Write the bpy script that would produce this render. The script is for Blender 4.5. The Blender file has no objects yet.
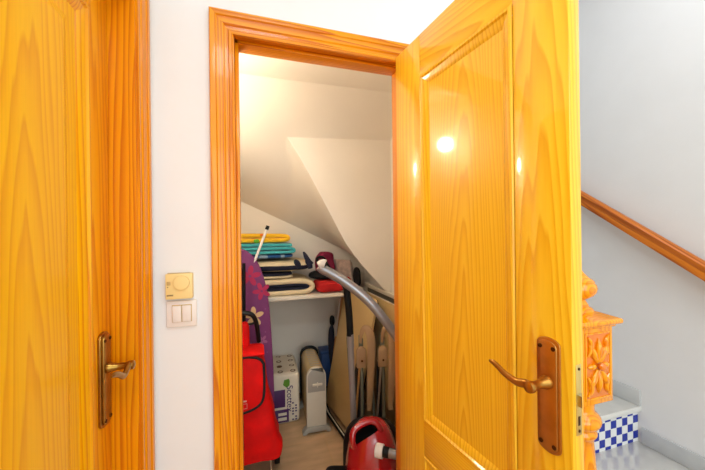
import bpy, bmesh, math, random
from mathutils import Vector, Matrix, noise
R = math.radians
PI = math.pi
random.seed(4)
C = bpy.context.scene.collection
SC = bpy.context.scene

# ------------------------------------------------------------------ camera, world, lights, exposure
YAW, ROLL, CAMH, FPX = R(17.4), 0.0120, 1.37, 313.3
cd = bpy.data.cameras.new('camera')
cd.sensor_width = 36.0
cd.lens = FPX / 705.0 * 36.0
cd.clip_start = 0.02
cam = bpy.data.objects.new('camera', cd)
C.objects.link(cam)
fw = Vector((math.sin(YAW), math.cos(YAW), 0))
rt = Vector((math.cos(YAW), -math.sin(YAW), 0))
up = Vector((0, 0, 1))
cx = rt * math.cos(ROLL) - up * math.sin(ROLL)
cy = up * math.cos(ROLL) + rt * math.sin(ROLL)
cz = -fw
cam.matrix_world = Matrix(((cx.x, cy.x, cz.x, 0), (cx.y, cy.y, cz.y, 0), (cx.z, cy.z, cz.z, CAMH), (0, 0, 0, 1)))
SC.camera = cam

w = bpy.data.worlds.new('world')
SC.world = w
w.use_nodes = True
w.node_tree.nodes['Background'].inputs[0].default_value = (0.95, 0.975, 1.0, 1)
w.node_tree.nodes['Background'].inputs[1].default_value = 0.55


def light(name, kind, loc, energy, color, size=0.3, size_y=None, target=None):
    ld = bpy.data.lights.new(name, kind)
    ld.energy = energy
    ld.color = color
    if kind == 'AREA':
        ld.shape = 'RECTANGLE' if size_y else 'DISK'
        ld.size = size
        if size_y:
            ld.size_y = size_y
    else:
        ld.shadow_soft_size = size
    o = bpy.data.objects.new(name, ld)
    C.objects.link(o)
    o.location = loc
    if target is not None:
        o.rotation_euler = (Vector(target) - Vector(loc)).to_track_quat('-Z', 'Y').to_euler()
    return o


light('hall_window_light', 'AREA', (0.6, -2.3, 1.6), 31, (0.85, 0.97, 0.99), 1.8, 1.8, (0.5, 1.0, 1.2))
light('hall_ceiling_light', 'AREA', (0.05, -0.05, 2.52), 7, (0.86, 0.965, 0.985), 0.45, None, (0.05, -0.2, 0))
light('stairwell_fill', 'AREA', (1.5, 0.6, 2.9), 5.3, (0.95, 0.985, 1.0), 0.8, None, (1.6, 1.2, 0))  # added overhead fill, no fixture behind it; lifts the upper stair wall
light('stair_wall_fill', 'AREA', (1.2, -0.6, 2.1), 4.5, (0.95, 0.985, 1.0), 0.8, None, (2.04, 1.0, 0.5))  # added side fill, not a hall lamp; brightens the lower stair wall

vs = SC.view_settings
vs.view_transform = 'Standard'
vs.look = 'None'
vs.gamma = 1.0
vs.use_curve_mapping = False
vs.exposure = 0.35


# ------------------------------------------------------------------ materials
def s2l(c):
    return tuple((x / 12.92 if x <= 0.04045 else ((x + 0.055) / 1.055) ** 2.4) for x in [v / 255 for v in c]) + (1,)


class NT:
    def __init__(self, name):
        self.m = bpy.data.materials.new(name)
        self.m.use_nodes = True
        self.t = self.m.node_tree
        self.b = self.t.nodes['Principled BSDF']

    def n(self, typ, **kw):
        x = self.t.nodes.new(typ)
        for k, v in kw.items():
            if k.startswith('i_'):
                x.inputs[k[2:].replace('_', ' ')].default_value = v
            else:
                setattr(x, k, v)
        return x

    def l(self, a, b):
        self.t.links.new(a, b)

    def ramp(self, stops, interp='LINEAR'):
        r = self.n('ShaderNodeValToRGB')
        e = r.color_ramp
        e.interpolation = interp
        while len(e.elements) < len(stops):
            e.elements.new(0.5)
        for el, (p, c) in zip(e.elements, stops):
            el.position = p
            el.color = c
        return r

    def bump(self, height, strength=0.2, dist=0.002):
        b = self.n('ShaderNodeBump')
        b.inputs['Strength'].default_value = strength
        b.inputs['Distance'].default_value = dist
        self.l(height, b.inputs['Height'])
        self.l(b.outputs[0], self.b.inputs['Normal'])


def mat(name, col, rough=0.5, metal=0.0, coat=0.0, bump=None, var=0.0, vscale=6.0, sheen=0.0, spec=None):
    k = NT(name)
    k.b.inputs['Roughness'].default_value = rough
    k.b.inputs['Metallic'].default_value = metal
    k.b.inputs['Coat Weight'].default_value = coat
    k.b.inputs['Coat Roughness'].default_value = 0.08
    if sheen:
        k.b.inputs['Sheen Weight'].default_value = sheen
    if spec is not None:
        k.b.inputs['Specular IOR Level'].default_value = spec
    c = s2l(col)
    tc = k.n('ShaderNodeTexCoord')
    nz = k.n('ShaderNodeTexNoise')
    nz.inputs['Scale'].default_value = vscale
    nz.inputs['Detail'].default_value = 4
    k.l(tc.outputs['Object'], nz.inputs['Vector'])
    d = tuple(max(0, x * (1 - var)) for x in c[:3]) + (1,)
    e = tuple(min(1, x * (1 + var * 0.5)) for x in c[:3]) + (1,)
    r = k.ramp([(0.3, d), (0.7, e)])
    k.l(nz.outputs['Fac'], r.inputs[0])
    k.l(r.outputs[0], k.b.inputs['Base Color'])
    if bump:
        n2 = k.n('ShaderNodeTexNoise')
        n2.inputs['Scale'].default_value = bump[0]
        n2.inputs['Detail'].default_value = 3
        k.l(tc.outputs['Object'], n2.inputs['Vector'])
        k.bump(n2.outputs['Fac'], bump[1], bump[2])
    return k.m


def wood(name, light_c, mid_c, dark_c, rings=26.0, along='z', face='y', seed=0.0, rough=0.34, coat=0.22, pith=0.07, tilt=0.05, flip=False, cx=0.0, wander=1.0, fibre=0.22, spec=0.3):
    """varnished pine: growth rings around a slightly tilted pith line; along = grain direction, face = normal of the broad face"""
    k = NT(name)
    k.b.inputs['Roughness'].default_value = rough
    k.b.inputs['Coat Weight'].default_value = coat
    k.b.inputs['Coat Roughness'].default_value = 0.07
    k.b.inputs['Specular IOR Level'].default_value = spec
    tc = k.n('ShaderNodeTexCoord')
    sp = k.n('ShaderNodeSeparateXYZ')
    k.l(tc.outputs['Object'], sp.inputs[0])
    cb = k.n('ShaderNodeCombineXYZ')
    rest = [a for a in 'xyz' if a not in (along, face)][0]
    idx = {'x': 0, 'y': 1, 'z': 2}
    k.l(sp.outputs[idx[rest]], cb.inputs[0])
    k.l(sp.outputs[idx[face]], cb.inputs[1])
    k.l(sp.outputs[idx[along]], cb.inputs[2])
    # low frequency wander, stretched along the grain
    mp = k.n('ShaderNodeMapping')
    mp.inputs['Location'].default_value = (seed, seed * 1.7, seed * 0.9)
    mp.inputs['Scale'].default_value = (5, 5, 0.9)
    k.l(cb.outputs[0], mp.inputs[0])
    nz = k.n('ShaderNodeTexNoise')
    nz.inputs['Scale'].default_value = 1.0
    nz.inputs['Detail'].default_value = 2
    k.l(mp.outputs[0], nz.inputs['Vector'])
    sub = k.n('ShaderNodeVectorMath', operation='SUBTRACT')
    k.l(nz.outputs['Color'], sub.inputs[0])
    sub.inputs[1].default_value = (0.5, 0.5, 0.5)
    sc = k.n('ShaderNodeVectorMath', operation='MULTIPLY')
    k.l(sub.outputs[0], sc.inputs[0])
    sc.inputs[1].default_value = (0.06 * wander, 0.07 * wander, 0)
    mp3 = k.n('ShaderNodeMapping')
    mp3.inputs['Location'].default_value = (seed * 3, seed, seed * 2)
    mp3.inputs['Scale'].default_value = (34, 34, 1.6)
    k.l(cb.outputs[0], mp3.inputs[0])
    nz3 = k.n('ShaderNodeTexNoise')
    nz3.inputs['Scale'].default_value = 1.0
    nz3.inputs['Detail'].default_value = 1
    k.l(mp3.outputs[0], nz3.inputs['Vector'])
    sub3 = k.n('ShaderNodeVectorMath', operation='MULTIPLY_ADD')
    k.l(nz3.outputs['Color'], sub3.inputs[0])
    sub3.inputs[1].default_value = (0.016, 0.016, 0)
    k.l(sc.outputs[0], sub3.inputs[2])
    ad = k.n('ShaderNodeVectorMath', operation='ADD')
    k.l(cb.outputs[0], ad.inputs[0])
    k.l(sub3.outputs[0], ad.inputs[1])
    sx = k.n('ShaderNodeSeparateXYZ')
    k.l(ad.outputs[0], sx.inputs[0])
    mul = k.n('ShaderNodeMath', operation='MULTIPLY_ADD')
    k.l(sx.outputs[2], mul.inputs[0])
    mul.inputs[1].default_value = -tilt if flip else tilt
    mul.inputs[2].default_value = pith
    a2 = k.n('ShaderNodeMath', operation='ADD')
    k.l(mul.outputs[0], a2.inputs[0])
    k.l(sx.outputs[1], a2.inputs[1])
    c2 = k.n('ShaderNodeCombineXYZ')
    off = k.n('ShaderNodeMath', operation='ADD')
    off.inputs[1].default_value = -cx
    k.l(sx.outputs[0], off.inputs[0])
    k.l(off.outputs[0], c2.inputs[0])
    k.l(a2.outputs[0], c2.inputs[1])
    wv = k.n('ShaderNodeTexWave', wave_type='RINGS', rings_direction='Z', wave_profile='SAW')
    wv.inputs['Scale'].default_value = rings
    wv.inputs['Distortion'].default_value = 0.0
    k.l(c2.outputs[0], wv.inputs['Vector'])
    # fine fibres
    mp2 = k.n('ShaderNodeMapping')
    mp2.inputs['Scale'].default_value = (260, 260, 5)
    k.l(cb.outputs[0], mp2.inputs[0])
    nf = k.n('ShaderNodeTexNoise')
    nf.inputs['Scale'].default_value = 1.0
    nf.inputs['Detail'].default_value = 2
    k.l(mp2.outputs[0], nf.inputs['Vector'])
    rp = k.ramp([(0.0, s2l(light_c)), (0.45, s2l(mid_c)), (0.86, s2l(dark_c)), (1.0, s2l(light_c))])
    k.l(wv.outputs['Fac'], rp.inputs[0])
    mx = k.n('ShaderNodeMix', data_type='RGBA', blend_type='MULTIPLY')
    mx.inputs[0].default_value = fibre
    rf = k.ramp([(0.3, (0.80, 0.74, 0.62, 1)), (0.7, (1, 1, 1, 1))])
    k.l(nf.outputs['Fac'], rf.inputs[0])
    k.l(rp.outputs[0], mx.inputs[6])
    k.l(rf.outputs[0], mx.inputs[7])
    k.l(mx.outputs[2], k.b.inputs['Base Color'])
    return k.m


# door pine (yellow) and frame pine (more orange)
YL, YM, YD = (253, 198, 44), (250, 190, 34), (237, 168, 18)
OL, OM, OD = (244, 162, 6), (238, 150, 2), (206, 108, 0)
W_STILE = wood('pine_stile', YL, YM, YD, 30, 'z', 'y', 1.3, pith=0.09, tilt=0.02, cx=0.16, wander=0.6, coat=0.45)
W_STILE2 = wood('pine_stile_b', YL, YM, YD, 32, 'z', 'y', 5.7, pith=0.04, tilt=0.035, cx=0.575, wander=0.7, coat=0.45)
W_RAIL = wood('pine_rail', YL, YM, YD, 32, 'x', 'y', 2.1, pith=0.05, tilt=0.07, cx=1.93, wander=0.7, coat=0.45)
W_PANEL = wood('pine_panel', YL, YM, YD, 36, 'z', 'y', 3.4, pith=-0.05, tilt=0.06, cx=0.335, wander=0.6, coat=0.45)
W_MOULD = wood('pine_moulding', YL, YM, (234, 164, 2), 30, 'z', 'y', 4.4, wander=0.3)
LL, LM, LD = (254, 197, 6), (252, 190, 4), (241, 168, 0)
V_STILE = wood('left_door_stile', (248, 174, 4), (244, 164, 2), (222, 132, 0), 26, 'z', 'y', 1.9, pith=0.05, tilt=0.03, cx=0.62, wander=0.5, coat=0.08, spec=0.2, rough=0.42)
V_RAIL = wood('left_door_rail', LL, LM, LD, 20, 'x', 'y', 2.6, cx=1.9, coat=0.08, spec=0.2, rough=0.42)
V_PANEL = wood('left_door_panel', LL, LM, LD, 31, 'z', 'y', 7.9, pith=0.0, tilt=0.05, cx=0.425, wander=0.6, coat=0.08, spec=0.2, rough=0.42)
V_MOULD = wood('left_door_moulding', (250, 188, 6), (246, 176, 4), (226, 138, 0), 30, 'z', 'y', 3.1, wander=0.3)
F_VERT = wood('frame_vertical', OL, OM, OD, 42, 'z', 'y', 2.2, pith=0.0, tilt=0.01, wander=0.25, cx=-0.5)
F_VERT2 = wood('frame_jamb', (240, 156, 4), (236, 146, 2), (206, 108, 0), 36, 'z', 'x', 6.2, pith=0.0, tilt=0.01, cx=-0.5, wander=0.3)
F_HORZ = wood('frame_head', OL, OM, OD, 42, 'x', 'y', 3.2, pith=0.0, tilt=0.01, wander=0.25, cx=1.5)
RAILW = wood('handrail_wood', (208, 118, 22), (196, 104, 16), (152, 70, 8), 30, 'x', 'y', 5.2, pith=0.1, tilt=0.01, wander=0.2)
NEWELW = wood('newel_wood', (252, 170, 8), (248, 158, 4), (230, 130, 0), 30, 'z', 'y', 9.3, rough=0.2, coat=0.5, wander=0.4)
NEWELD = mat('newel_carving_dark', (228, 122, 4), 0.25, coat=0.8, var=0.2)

WALL = mat('white_paint', (240, 240, 240), 0.75, bump=(220, 0.12, 0.001), var=0.015)
WALLS = mat('stair_wall_paint', (228, 228, 228), 0.8, bump=(160, 0.25, 0.002), var=0.02)
CLOSETW = mat('closet_paint', (236, 228, 216), 0.85, bump=(90, 0.15, 0.002), var=0.03, vscale=3)
BRASS = mat('aged_brass', (186, 136, 66), 0.28, metal=1.0, var=0.15, vscale=30)
BRASSD = mat('brown_bronze', (204, 148, 78), 0.34, metal=1.0, var=0.2, vscale=20)
BRASSL = mat('antique_brass_dull', (168, 128, 60), 0.3, metal=1.0, var=0.2, vscale=30)
SCREW = mat('screw_dark', (88, 58, 28), 0.45, metal=1.0)
STEEL = mat('latch_steel', (190, 190, 186), 0.3, metal=1.0)
LATCHB = mat('latch_brass', (228, 200, 120), 0.3, metal=0.8)
CREAMP = mat('cream_plastic', (246, 218, 148), 0.45, var=0.03)
CREAMD = mat('cream_plastic_shadow', (196, 166, 104), 0.5)
WHITEP = mat('white_plastic', (240, 232, 226), 0.4, var=0.02)
GREYM = mat('grey_mark', (150, 128, 84), 0.6)
WHITEL = mat('white_melamine', (236, 226, 208), 0.5, var=0.03)
RED = mat('red_nylon', (232, 4, 2), 0.7, bump=(60, 0.5, 0.004), var=0.25, vscale=9, spec=0.25)
BLACKF = mat('black_fabric', (22, 20, 22), 0.8, var=0.2)
BLACKP = mat('black_plastic', (12, 12, 13), 0.5, var=0.1, spec=0.25)
RECESS = mat('matt_black_recess', (6, 6, 6), 0.9, spec=0.05)
GUNM = mat('dark_grey_tube', (34, 38, 38), 0.35, metal=0.5)
ALU = mat('aluminium', (196, 192, 186), 0.32, metal=0.9)
GREYH = mat('grey_hose', (150, 150, 154), 0.3, metal=0.55, coat=0.3)
GREYT = mat('grey_steel_tube', (150, 144, 142), 0.35, metal=0.25)
VRED = mat('glossy_red', (176, 10, 22), 0.18, coat=1.0, var=0.06)
HEAT = mat('heater_white', (222, 214, 196), 0.4, var=0.03)
HEATTOP = mat('heater_grille', (196, 172, 124), 0.45, var=0.1)
HEATG = mat('heater_grey', (172, 168, 158), 0.45)
BLUE = mat('blue_plastic', (24, 62, 118), 0.5, var=0.15)
NAVY = mat('navy_cloth', (24, 26, 46), 0.85, var=0.2)
CREAMB = mat('cream_board', (206, 174, 118), 0.5, var=0.06, vscale=4)
BEIGEP = mat('beige_arm', (180, 144, 104), 0.5, var=0.06)
GREENT = mat('grey_green_tube', (128, 128, 108), 0.4, metal=0.3)
TABLEG = mat('grey_underside', (112, 106, 92), 0.6)
TAN = mat('tan_wood', (176, 122, 64), 0.5, var=0.2)
REDC = mat('red_cloth', (190, 18, 20), 0.85, var=0.15, bump=(40, 0.5, 0.004))
BLKC = mat('black_cloth', (22, 20, 22), 0.9, var=0.2, bump=(40, 0.5, 0.004))
MAGENTA = mat('magenta_cloth', (140, 20, 62), 0.8, var=0.25, bump=(30, 0.6, 0.006))
YELLOWT = mat('yellow_terry', (236, 180, 24), 0.95, bump=(300, 0.6, 0.002), var=0.1, vscale=12, sheen=0.3)
TEALT = mat('teal_terry', (62, 172, 178), 0.95, bump=(300, 0.6, 0.002), var=0.12, vscale=14, sheen=0.3)
GREEND = mat('green_print', (90, 160, 40), 0.9)
ORANGED = mat('orange_print', (226, 110, 30), 0.9)
PAPER = mat('tissue_paper', (232, 220, 200), 0.8, var=0.05, vscale=20)
CORE = mat('roll_core', (120, 90, 66), 0.9)
PURP = mat('purple_label', (78, 34, 96), 0.4)
GREENL = mat('green_leaf_print', (92, 150, 40), 0.5)
INK = mat('purple_ink', (70, 40, 100), 0.5)
LABELW = mat('pale_label', (226, 180, 170), 0.6)
MARBLE = mat('grey_marble', (216, 213, 206), 0.12, var=0.12, vscale=9, coat=0.3)
MARBLEB = mat('baseboard_marble', (196, 198, 198), 0.22, var=0.07, vscale=12)
NOSE = mat('cream_nosing', (232, 230, 224), 0.3, var=0.04)
PINKPR = mat('printed_paper', (214, 190, 176), 0.6, var=0.25, vscale=35)
PHOTOP = mat('printed_cover', (196, 150, 140), 0.5, var=0.5, vscale=28)
WHITEPAG = mat('page_edges', (226, 216, 200), 0.8)


def glow(name, col, strength):
    k = NT(name)
    k.b.inputs['Emission Color'].default_value = s2l(col)
    k.b.inputs['Emission Strength'].default_value = strength
    k.b.inputs['Base Color'].default_value = (0.9, 0.9, 0.85, 1)
    return k.m


LAMPG = glow('lit_globe', (255, 238, 212), 118)


def mat_tiles(name, col, grout, size, gap):
    k = NT(name)
    tc = k.n('ShaderNodeTexCoord')
    mp = k.n('ShaderNodeMapping')
    mp.inputs['Location'].default_value = (-0.02, 0.02, 0)
    k.l(tc.outputs['Object'], mp.inputs[0])
    br = k.n('ShaderNodeTexBrick')
    br.offset = 0.0
    br.inputs['Scale'].default_value = 1.0
    br.inputs['Brick Width'].default_value = size
    br.inputs['Row Height'].default_value = size
    br.inputs['Mortar Size'].default_value = gap
    br.inputs['Color1'].default_value = (1, 1, 1, 1)
    br.inputs['Color2'].default_value = (0.93, 0.93, 0.93, 1)
    br.inputs['Mortar'].default_value = s2l(grout)
    k.l(mp.outputs[0], br.inputs['Vector'])
    nz = k.n('ShaderNodeTexNoise')
    nz.inputs['Scale'].default_value = 5
    nz.inputs['Detail'].default_value = 7
    mp2 = k.n('ShaderNodeMapping')
    mp2.inputs['Scale'].default_value = (1, 3.2, 1)
    k.l(tc.outputs['Object'], mp2.inputs[0])
    k.l(mp2.outputs[0], nz.inputs['Vector'])
    c = s2l(col)
    r = k.ramp([(0.3, tuple(x * 0.8 for x in c[:3]) + (1,)), (0.7, tuple(min(1, x * 1.12) for x in c[:3]) + (1,))])
    k.l(nz.outputs['Fac'], r.inputs[0])
    mx = k.n('ShaderNodeMix', data_type='RGBA', blend_type='MULTIPLY')
    mx.inputs[0].default_value = 1
    k.l(r.outputs[0], mx.inputs[6])
    k.l(br.outputs['Color'], mx.inputs[7])
    k.l(mx.outputs[2], k.b.inputs['Base Color'])
    k.b.inputs['Roughness'].default_value = 0.32
    return k.m


FLOORM = mat_tiles('floor_tiles', (208, 172, 132), (255, 250, 240), 0.42, 0.003)


def mat_checker(name, size, c1, c2, grout):
    k = NT(name)
    tc = k.n('ShaderNodeTexCoord')
    mp = k.n('ShaderNodeMapping')
    mp.inputs['Location'].default_value = (0.025, 0.01, 0.0)
    k.l(tc.outputs['Object'], mp.inputs[0])
    sp = k.n('ShaderNodeSeparateXYZ')
    k.l(mp.outputs[0], sp.inputs[0])
    cb = k.n('ShaderNodeCombineXYZ')
    k.l(sp.outputs[0], cb.inputs[0])
    k.l(sp.outputs[2], cb.inputs[1])
    ck = k.n('ShaderNodeTexChecker')
    ck.inputs['Scale'].default_value = 1 / size
    ck.inputs['Color1'].default_value = s2l(c1)
    ck.inputs['Color2'].default_value = s2l(c2)
    zz = k.n('ShaderNodeVectorMath', operation='ADD')
    zz.inputs[1].default_value = (0, 0, 0.5 * size)
    k.l(cb.outputs[0], zz.inputs[0])
    k.l(zz.outputs[0], ck.inputs['Vector'])
    br = k.n('ShaderNodeTexBrick')
    br.offset = 0
    br.inputs['Scale'].default_value = 1
    br.inputs['Brick Width'].default_value = size
    br.inputs['Row Height'].default_value = size
    br.inputs['Mortar Size'].default_value = 0.001
    k.l(cb.outputs[0], br.inputs['Vector'])
    mx = k.n('ShaderNodeMix', data_type='RGBA')
    k.l(br.outputs['Fac'], mx.inputs[0])
    k.l(ck.outputs['Color'], mx.inputs[6])
    mx.inputs[7].default_value = s2l(grout)
    k.l(mx.outputs[2], k.b.inputs['Base Color'])
    k.b.inputs['Roughness'].default_value = 0.15
    return k.m


CHECK = mat_checker('checkered_tile', 0.0435, (30, 50, 160), (240, 240, 240), (220, 222, 226))


def mat_stripes(name, axis, stops, c1, c2, interp='CONSTANT'):
    """stripes across one object axis; stops = list of (position in metres, 0/1), measured from 0"""
    k = NT(name)
    tc = k.n('ShaderNodeTexCoord')
    sp = k.n('ShaderNodeSeparateXYZ')
    k.l(tc.outputs['Object'], sp.inputs[0])
    nz = k.n('ShaderNodeTexNoise')
    nz.inputs['Scale'].default_value = 7
    k.l(tc.outputs['Object'], nz.inputs['Vector'])
    ma = k.n('ShaderNodeMath', operation='MULTIPLY_ADD')
    k.l(nz.outputs['Fac'], ma.inputs[0])
    ma.inputs[1].default_value = 0.016
    k.l(sp.outputs[axis], ma.inputs[2])
    s2 = k.n('ShaderNodeMath', operation='MULTIPLY_ADD')
    k.l(ma.outputs[0], s2.inputs[0])
    s2.inputs[1].default_value = 1.0
    s2.inputs[2].default_value = 0.5 - 0.008
    r = k.ramp([(0.5 + p, s2l(c2 if v else c1)) for p, v in stops], interp)
    k.l(s2.outputs[0], r.inputs[0])
    k.l(r.outputs[0], k.b.inputs['Base Color'])
    k.b.inputs['Roughness'].default_value = 0.9
    n2 = k.n('ShaderNodeTexNoise')
    n2.inputs['Scale'].default_value = 120
    k.l(tc.outputs['Object'], n2.inputs['Vector'])
    k.bump(n2.outputs['Fac'], 0.4, 0.002)
    return k.m


CRM, NVY = (226, 206, 168), (24, 26, 50)
STRIPE_A = mat_stripes('striped_canvas_a', 2, [(-0.5, 0), (0.014, 1), (0.050, 0)], CRM, NVY)
STRIPE_B = mat_stripes('striped_canvas_b', 2, [(-0.5, 0), (-0.004, 1), (0.05, 1)], CRM, NVY)
STRIPE_C = mat_stripes('striped_canvas_c', 2, [(-0.5, 0), (-0.034, 1), (0.022, 0)], CRM, NVY)
BLUEPAT = mat_stripes('blue_patterned_terry', 0, [(-0.5, 1), (-0.06, 0), (0.0, 1), (0.09, 0), (0.12, 1)], (150, 176, 196), (30, 84, 140))


def mat_board_cover():
    k = NT('purple_board_cover')
    tc = k.n('ShaderNodeTexCoord')
    nz = k.n('ShaderNodeTexNoise')
    nz.inputs['Scale'].default_value = 3
    k.l(tc.outputs['Object'], nz.inputs['Vector'])
    r = k.ramp([(0.3, s2l((104, 44, 96))), (0.7, s2l((126, 58, 112)))])
    k.l(nz.outputs['Fac'], r.inputs[0])
    vo = k.n('ShaderNodeTexVoronoi')
    vo.inputs['Scale'].default_value = 22
    k.l(tc.outputs['Object'], vo.inputs['Vector'])
    r2 = k.ramp([(0.10, (1, 1, 1, 1)), (0.13, (0, 0, 0, 1))])
    k.l(vo.outputs['Distance'], r2.inputs[0])
    mx = k.n('ShaderNodeMix', data_type='RGBA')
    k.l(r2.outputs[0], mx.inputs[0])
    k.l(r.outputs[0], mx.inputs[6])
    mx.inputs[7].default_value = s2l((138, 74, 128))
    k.l(mx.outputs[2], k.b.inputs['Base Color'])
    k.b.inputs['Roughness'].default_value = 0.85
    return k.m


BOARDC = mat_board_cover()
FLOWC = mat('cream_flower_print', (216, 184, 136), 0.85)
FLOWR = mat('crimson_flower_print', (170, 40, 84), 0.85)
FLOWP = mat('mauve_flower_print', (156, 92, 134), 0.85)


# ------------------------------------------------------------------ geometry helpers
class MB:
    def __init__(self):
        self.bm = bmesh.new()

    def merge(self, other, M=None):
        me = bpy.data.meshes.new('tmp')
        other.to_mesh(me)
        if M is not None:
            me.transform(M)
        self.bm.from_mesh(me)
        bpy.data.meshes.remove(me)
        other.free()

    def box(self, c, s, bev=0.0, M=None, seg=2):
        b = bmesh.new()
        bmesh.ops.create_cube(b, size=1.0)
        for v in b.verts:
            v.co = Vector((c[0] + v.co.x * s[0], c[1] + v.co.y * s[1], c[2] + v.co.z * s[2]))
        if bev > 0:
            bmesh.ops.bevel(b, geom=list(b.edges), offset=min(bev, min(s) * 0.49), segments=seg, affect='EDGES', profile=0.5)
        self.merge(b, M)
        return self

    def span(self, lo, hi, bev=0.0, M=None):
        return self.box([(a + b) / 2 for a, b in zip(lo, hi)], [abs(b - a) for a, b in zip(lo, hi)], bev, M)

    def poly(self, pts):
        vs_ = [self.bm.verts.new(p) for p in pts]
        return self.bm.faces.new(vs_)

    def prism(self, pts, axis, a, b, bev=0.0, M=None):
        """outline pts (2D) extruded along axis from a to b"""
        t = bmesh.new()

        def mk(p, h):
            if axis == 'y':
                return Vector((p[0], h, p[1]))
            if axis == 'x':
                return Vector((h, p[0], p[1]))
            return Vector((p[0], p[1], h))
        A = [t.verts.new(mk(p, a)) for p in pts]
        B = [t.verts.new(mk(p, b)) for p in pts]
        n = len(pts)
        t.faces.new(A[::-1])
        t.faces.new(B)
        for i in range(n):
            t.faces.new((A[i], A[(i + 1) % n], B[(i + 1) % n], B[i]))
        bmesh.ops.recalc_face_normals(t, faces=t.faces)
        if bev:
            es = [e for e in t.edges if (e.verts[0] in A and e.verts[1] in A) or (e.verts[0] in B and e.verts[1] in B)]
            bmesh.ops.bevel(t, geom=es, offset=bev, segments=2, affect='EDGES', profile=0.5)
        self.merge(t, M)
        return self

    def tube(self, pts, r, n=12, M=None, smooth=0, flat=1.0, ref=None):
        P = [Vector(p) for p in pts]
        rr = list(r) if isinstance(r, (list, tuple)) else [r] * len(P)
        for _ in range(smooth):
            Q, q = [P[0]], [rr[0]]
            for i in range(len(P) - 1):
                Q += [P[i].lerp(P[i + 1], 0.25), P[i].lerp(P[i + 1], 0.75)]
                q += [rr[i] * .75 + rr[i + 1] * .25, rr[i] * .25 + rr[i + 1] * .75]
            Q.append(P[-1])
            q.append(rr[-1])
            P, rr = Q, q
        t = bmesh.new()
        rings = []
        nrm = None
        for i, p in enumerate(P):
            d = (P[min(i + 1, len(P) - 1)] - P[max(i - 1, 0)]).normalized()
            if nrm is None:
                a = Vector(ref) if ref else (Vector((0, 0, 1)) if abs(d.z) < 0.9 else Vector((1, 0, 0)))
                nrm = (a - d * a.dot(d)).normalized()
            else:
                nrm = (nrm - d * nrm.dot(d)).normalized()
            bn = d.cross(nrm)
            rings.append([t.verts.new(p + (nrm * math.cos(2 * PI * k / n) + bn * math.sin(2 * PI * k / n) * flat) * rr[i]) for k in range(n)])
        for i in range(len(rings) - 1):
            for k in range(n):
                t.faces.new((rings[i][k], rings[i][(k + 1) % n], rings[i + 1][(k + 1) % n], rings[i + 1][k]))
        t.faces.new(rings[0][::-1])
        t.faces.new(rings[-1])
        bmesh.ops.recalc_face_normals(t, faces=t.faces)
        self.merge(t, M)
        return self

    def lathe(self, prof, n=32, M=None):
        t = bmesh.new()
        rings = []
        for r, z in prof:
            rings.append([t.verts.new((max(r, 1e-4) * math.cos(2 * PI * k / n), max(r, 1e-4) * math.sin(2 * PI * k / n), z)) for k in range(n)])
        for i in range(len(rings) - 1):
            for k in range(n):
                t.faces.new((rings[i][k], rings[i][(k + 1) % n], rings[i + 1][(k + 1) % n], rings[i + 1][k]))
        t.faces.new(rings[0][::-1])
        t.faces.new(rings[-1])
        bmesh.ops.recalc_face_normals(t, faces=t.faces)
        self.merge(t, M)
        return self

    def pillow(self, c, s, e=4.0, res=14, amp=0.0, freq=4.0, M=None, seed=0.0, ez=None):
        """rounded slab (superellipsoid-like) with soft lumps; s = full sizes"""
        t = bmesh.new()
        bmesh.ops.create_cube(t, size=2.0)
        bmesh.ops.subdivide_edges(t, edges=t.edges[:], cuts=res, use_grid_fill=True)
        ez = ez or e
        for v in t.verts:
            x, y, z = v.co
            m = (abs(x) ** e + abs(y) ** e + abs(z) ** ez) ** (1 / e)
            x, y, z = x / m, y / m, z / m
            p = Vector((x * s[0] / 2, y * s[1] / 2, z * s[2] / 2))
            if amp:
                q = p * freq + Vector((seed, seed * 2, seed * 3))
                p += noise.noise_vector(q) * amp
            v.co = p + Vector(c)
        self.merge(t, M)
        return self

    def build(self, name, m, parent=None, smooth=True, angle=40):
        me = bpy.data.meshes.new(name)
        bmesh.ops.remove_doubles(self.bm, verts=self.bm.verts, dist=1e-6)
        if smooth:
            lim = R(angle)
            for f in self.bm.faces:
                f.smooth = True
            for e in self.bm.edges:
                if len(e.link_faces) != 2 or e.calc_face_angle(0) > lim:
                    e.smooth = False
        self.bm.to_mesh(me)
        self.bm.free()
        me.materials.append(m)
        o = bpy.data.objects.new(name, me)
        C.objects.link(o)
        if parent is not None:
            o.parent = parent
        return o


def thing(name, label, cat, loc=(0, 0, 0), rz=0.0, group=None):
    o = bpy.data.objects.new(name, None)
    C.objects.link(o)
    o.location = loc
    o.rotation_euler = (0, 0, rz)
    o.empty_display_size = 0.05
    return tag(o, label, cat, group)


def tag(o, label, cat, group=None):
    o['label'] = label
    o['category'] = cat
    if group:
        o['group'] = group
    return o


def struct(o):
    o['kind'] = 'structure'
    return o


def arc(cx_, cy_, r, a0, a1, n=10, ry=None):
    ry = ry or r
    return [(cx_ + r * math.cos(R(a0 + (a1 - a0) * i / n)), cy_ + ry * math.sin(R(a0 + (a1 - a0) * i / n))) for i in range(n + 1)]


# ------------------------------------------------------------------ room shell
WY0, WY1 = 1.10, 1.20                    # closet wall faces
XL = -0.312                               # hall left wall
XR = 2.04                                # stair wall
CXL, CXR, CYB, CZ = -0.33, 0.975, 2.75, 2.27   # closet inside
HZ = 3.3

struct(MB().span((-1.6, -2.6, -0.1), (2.3, 4.2, 0)).build('floor', FLOORM))
struct(MB().span((-1.6, -2.6, 2.62), (0.98, 1.2, 2.72)).build('ceiling', WALL))
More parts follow.
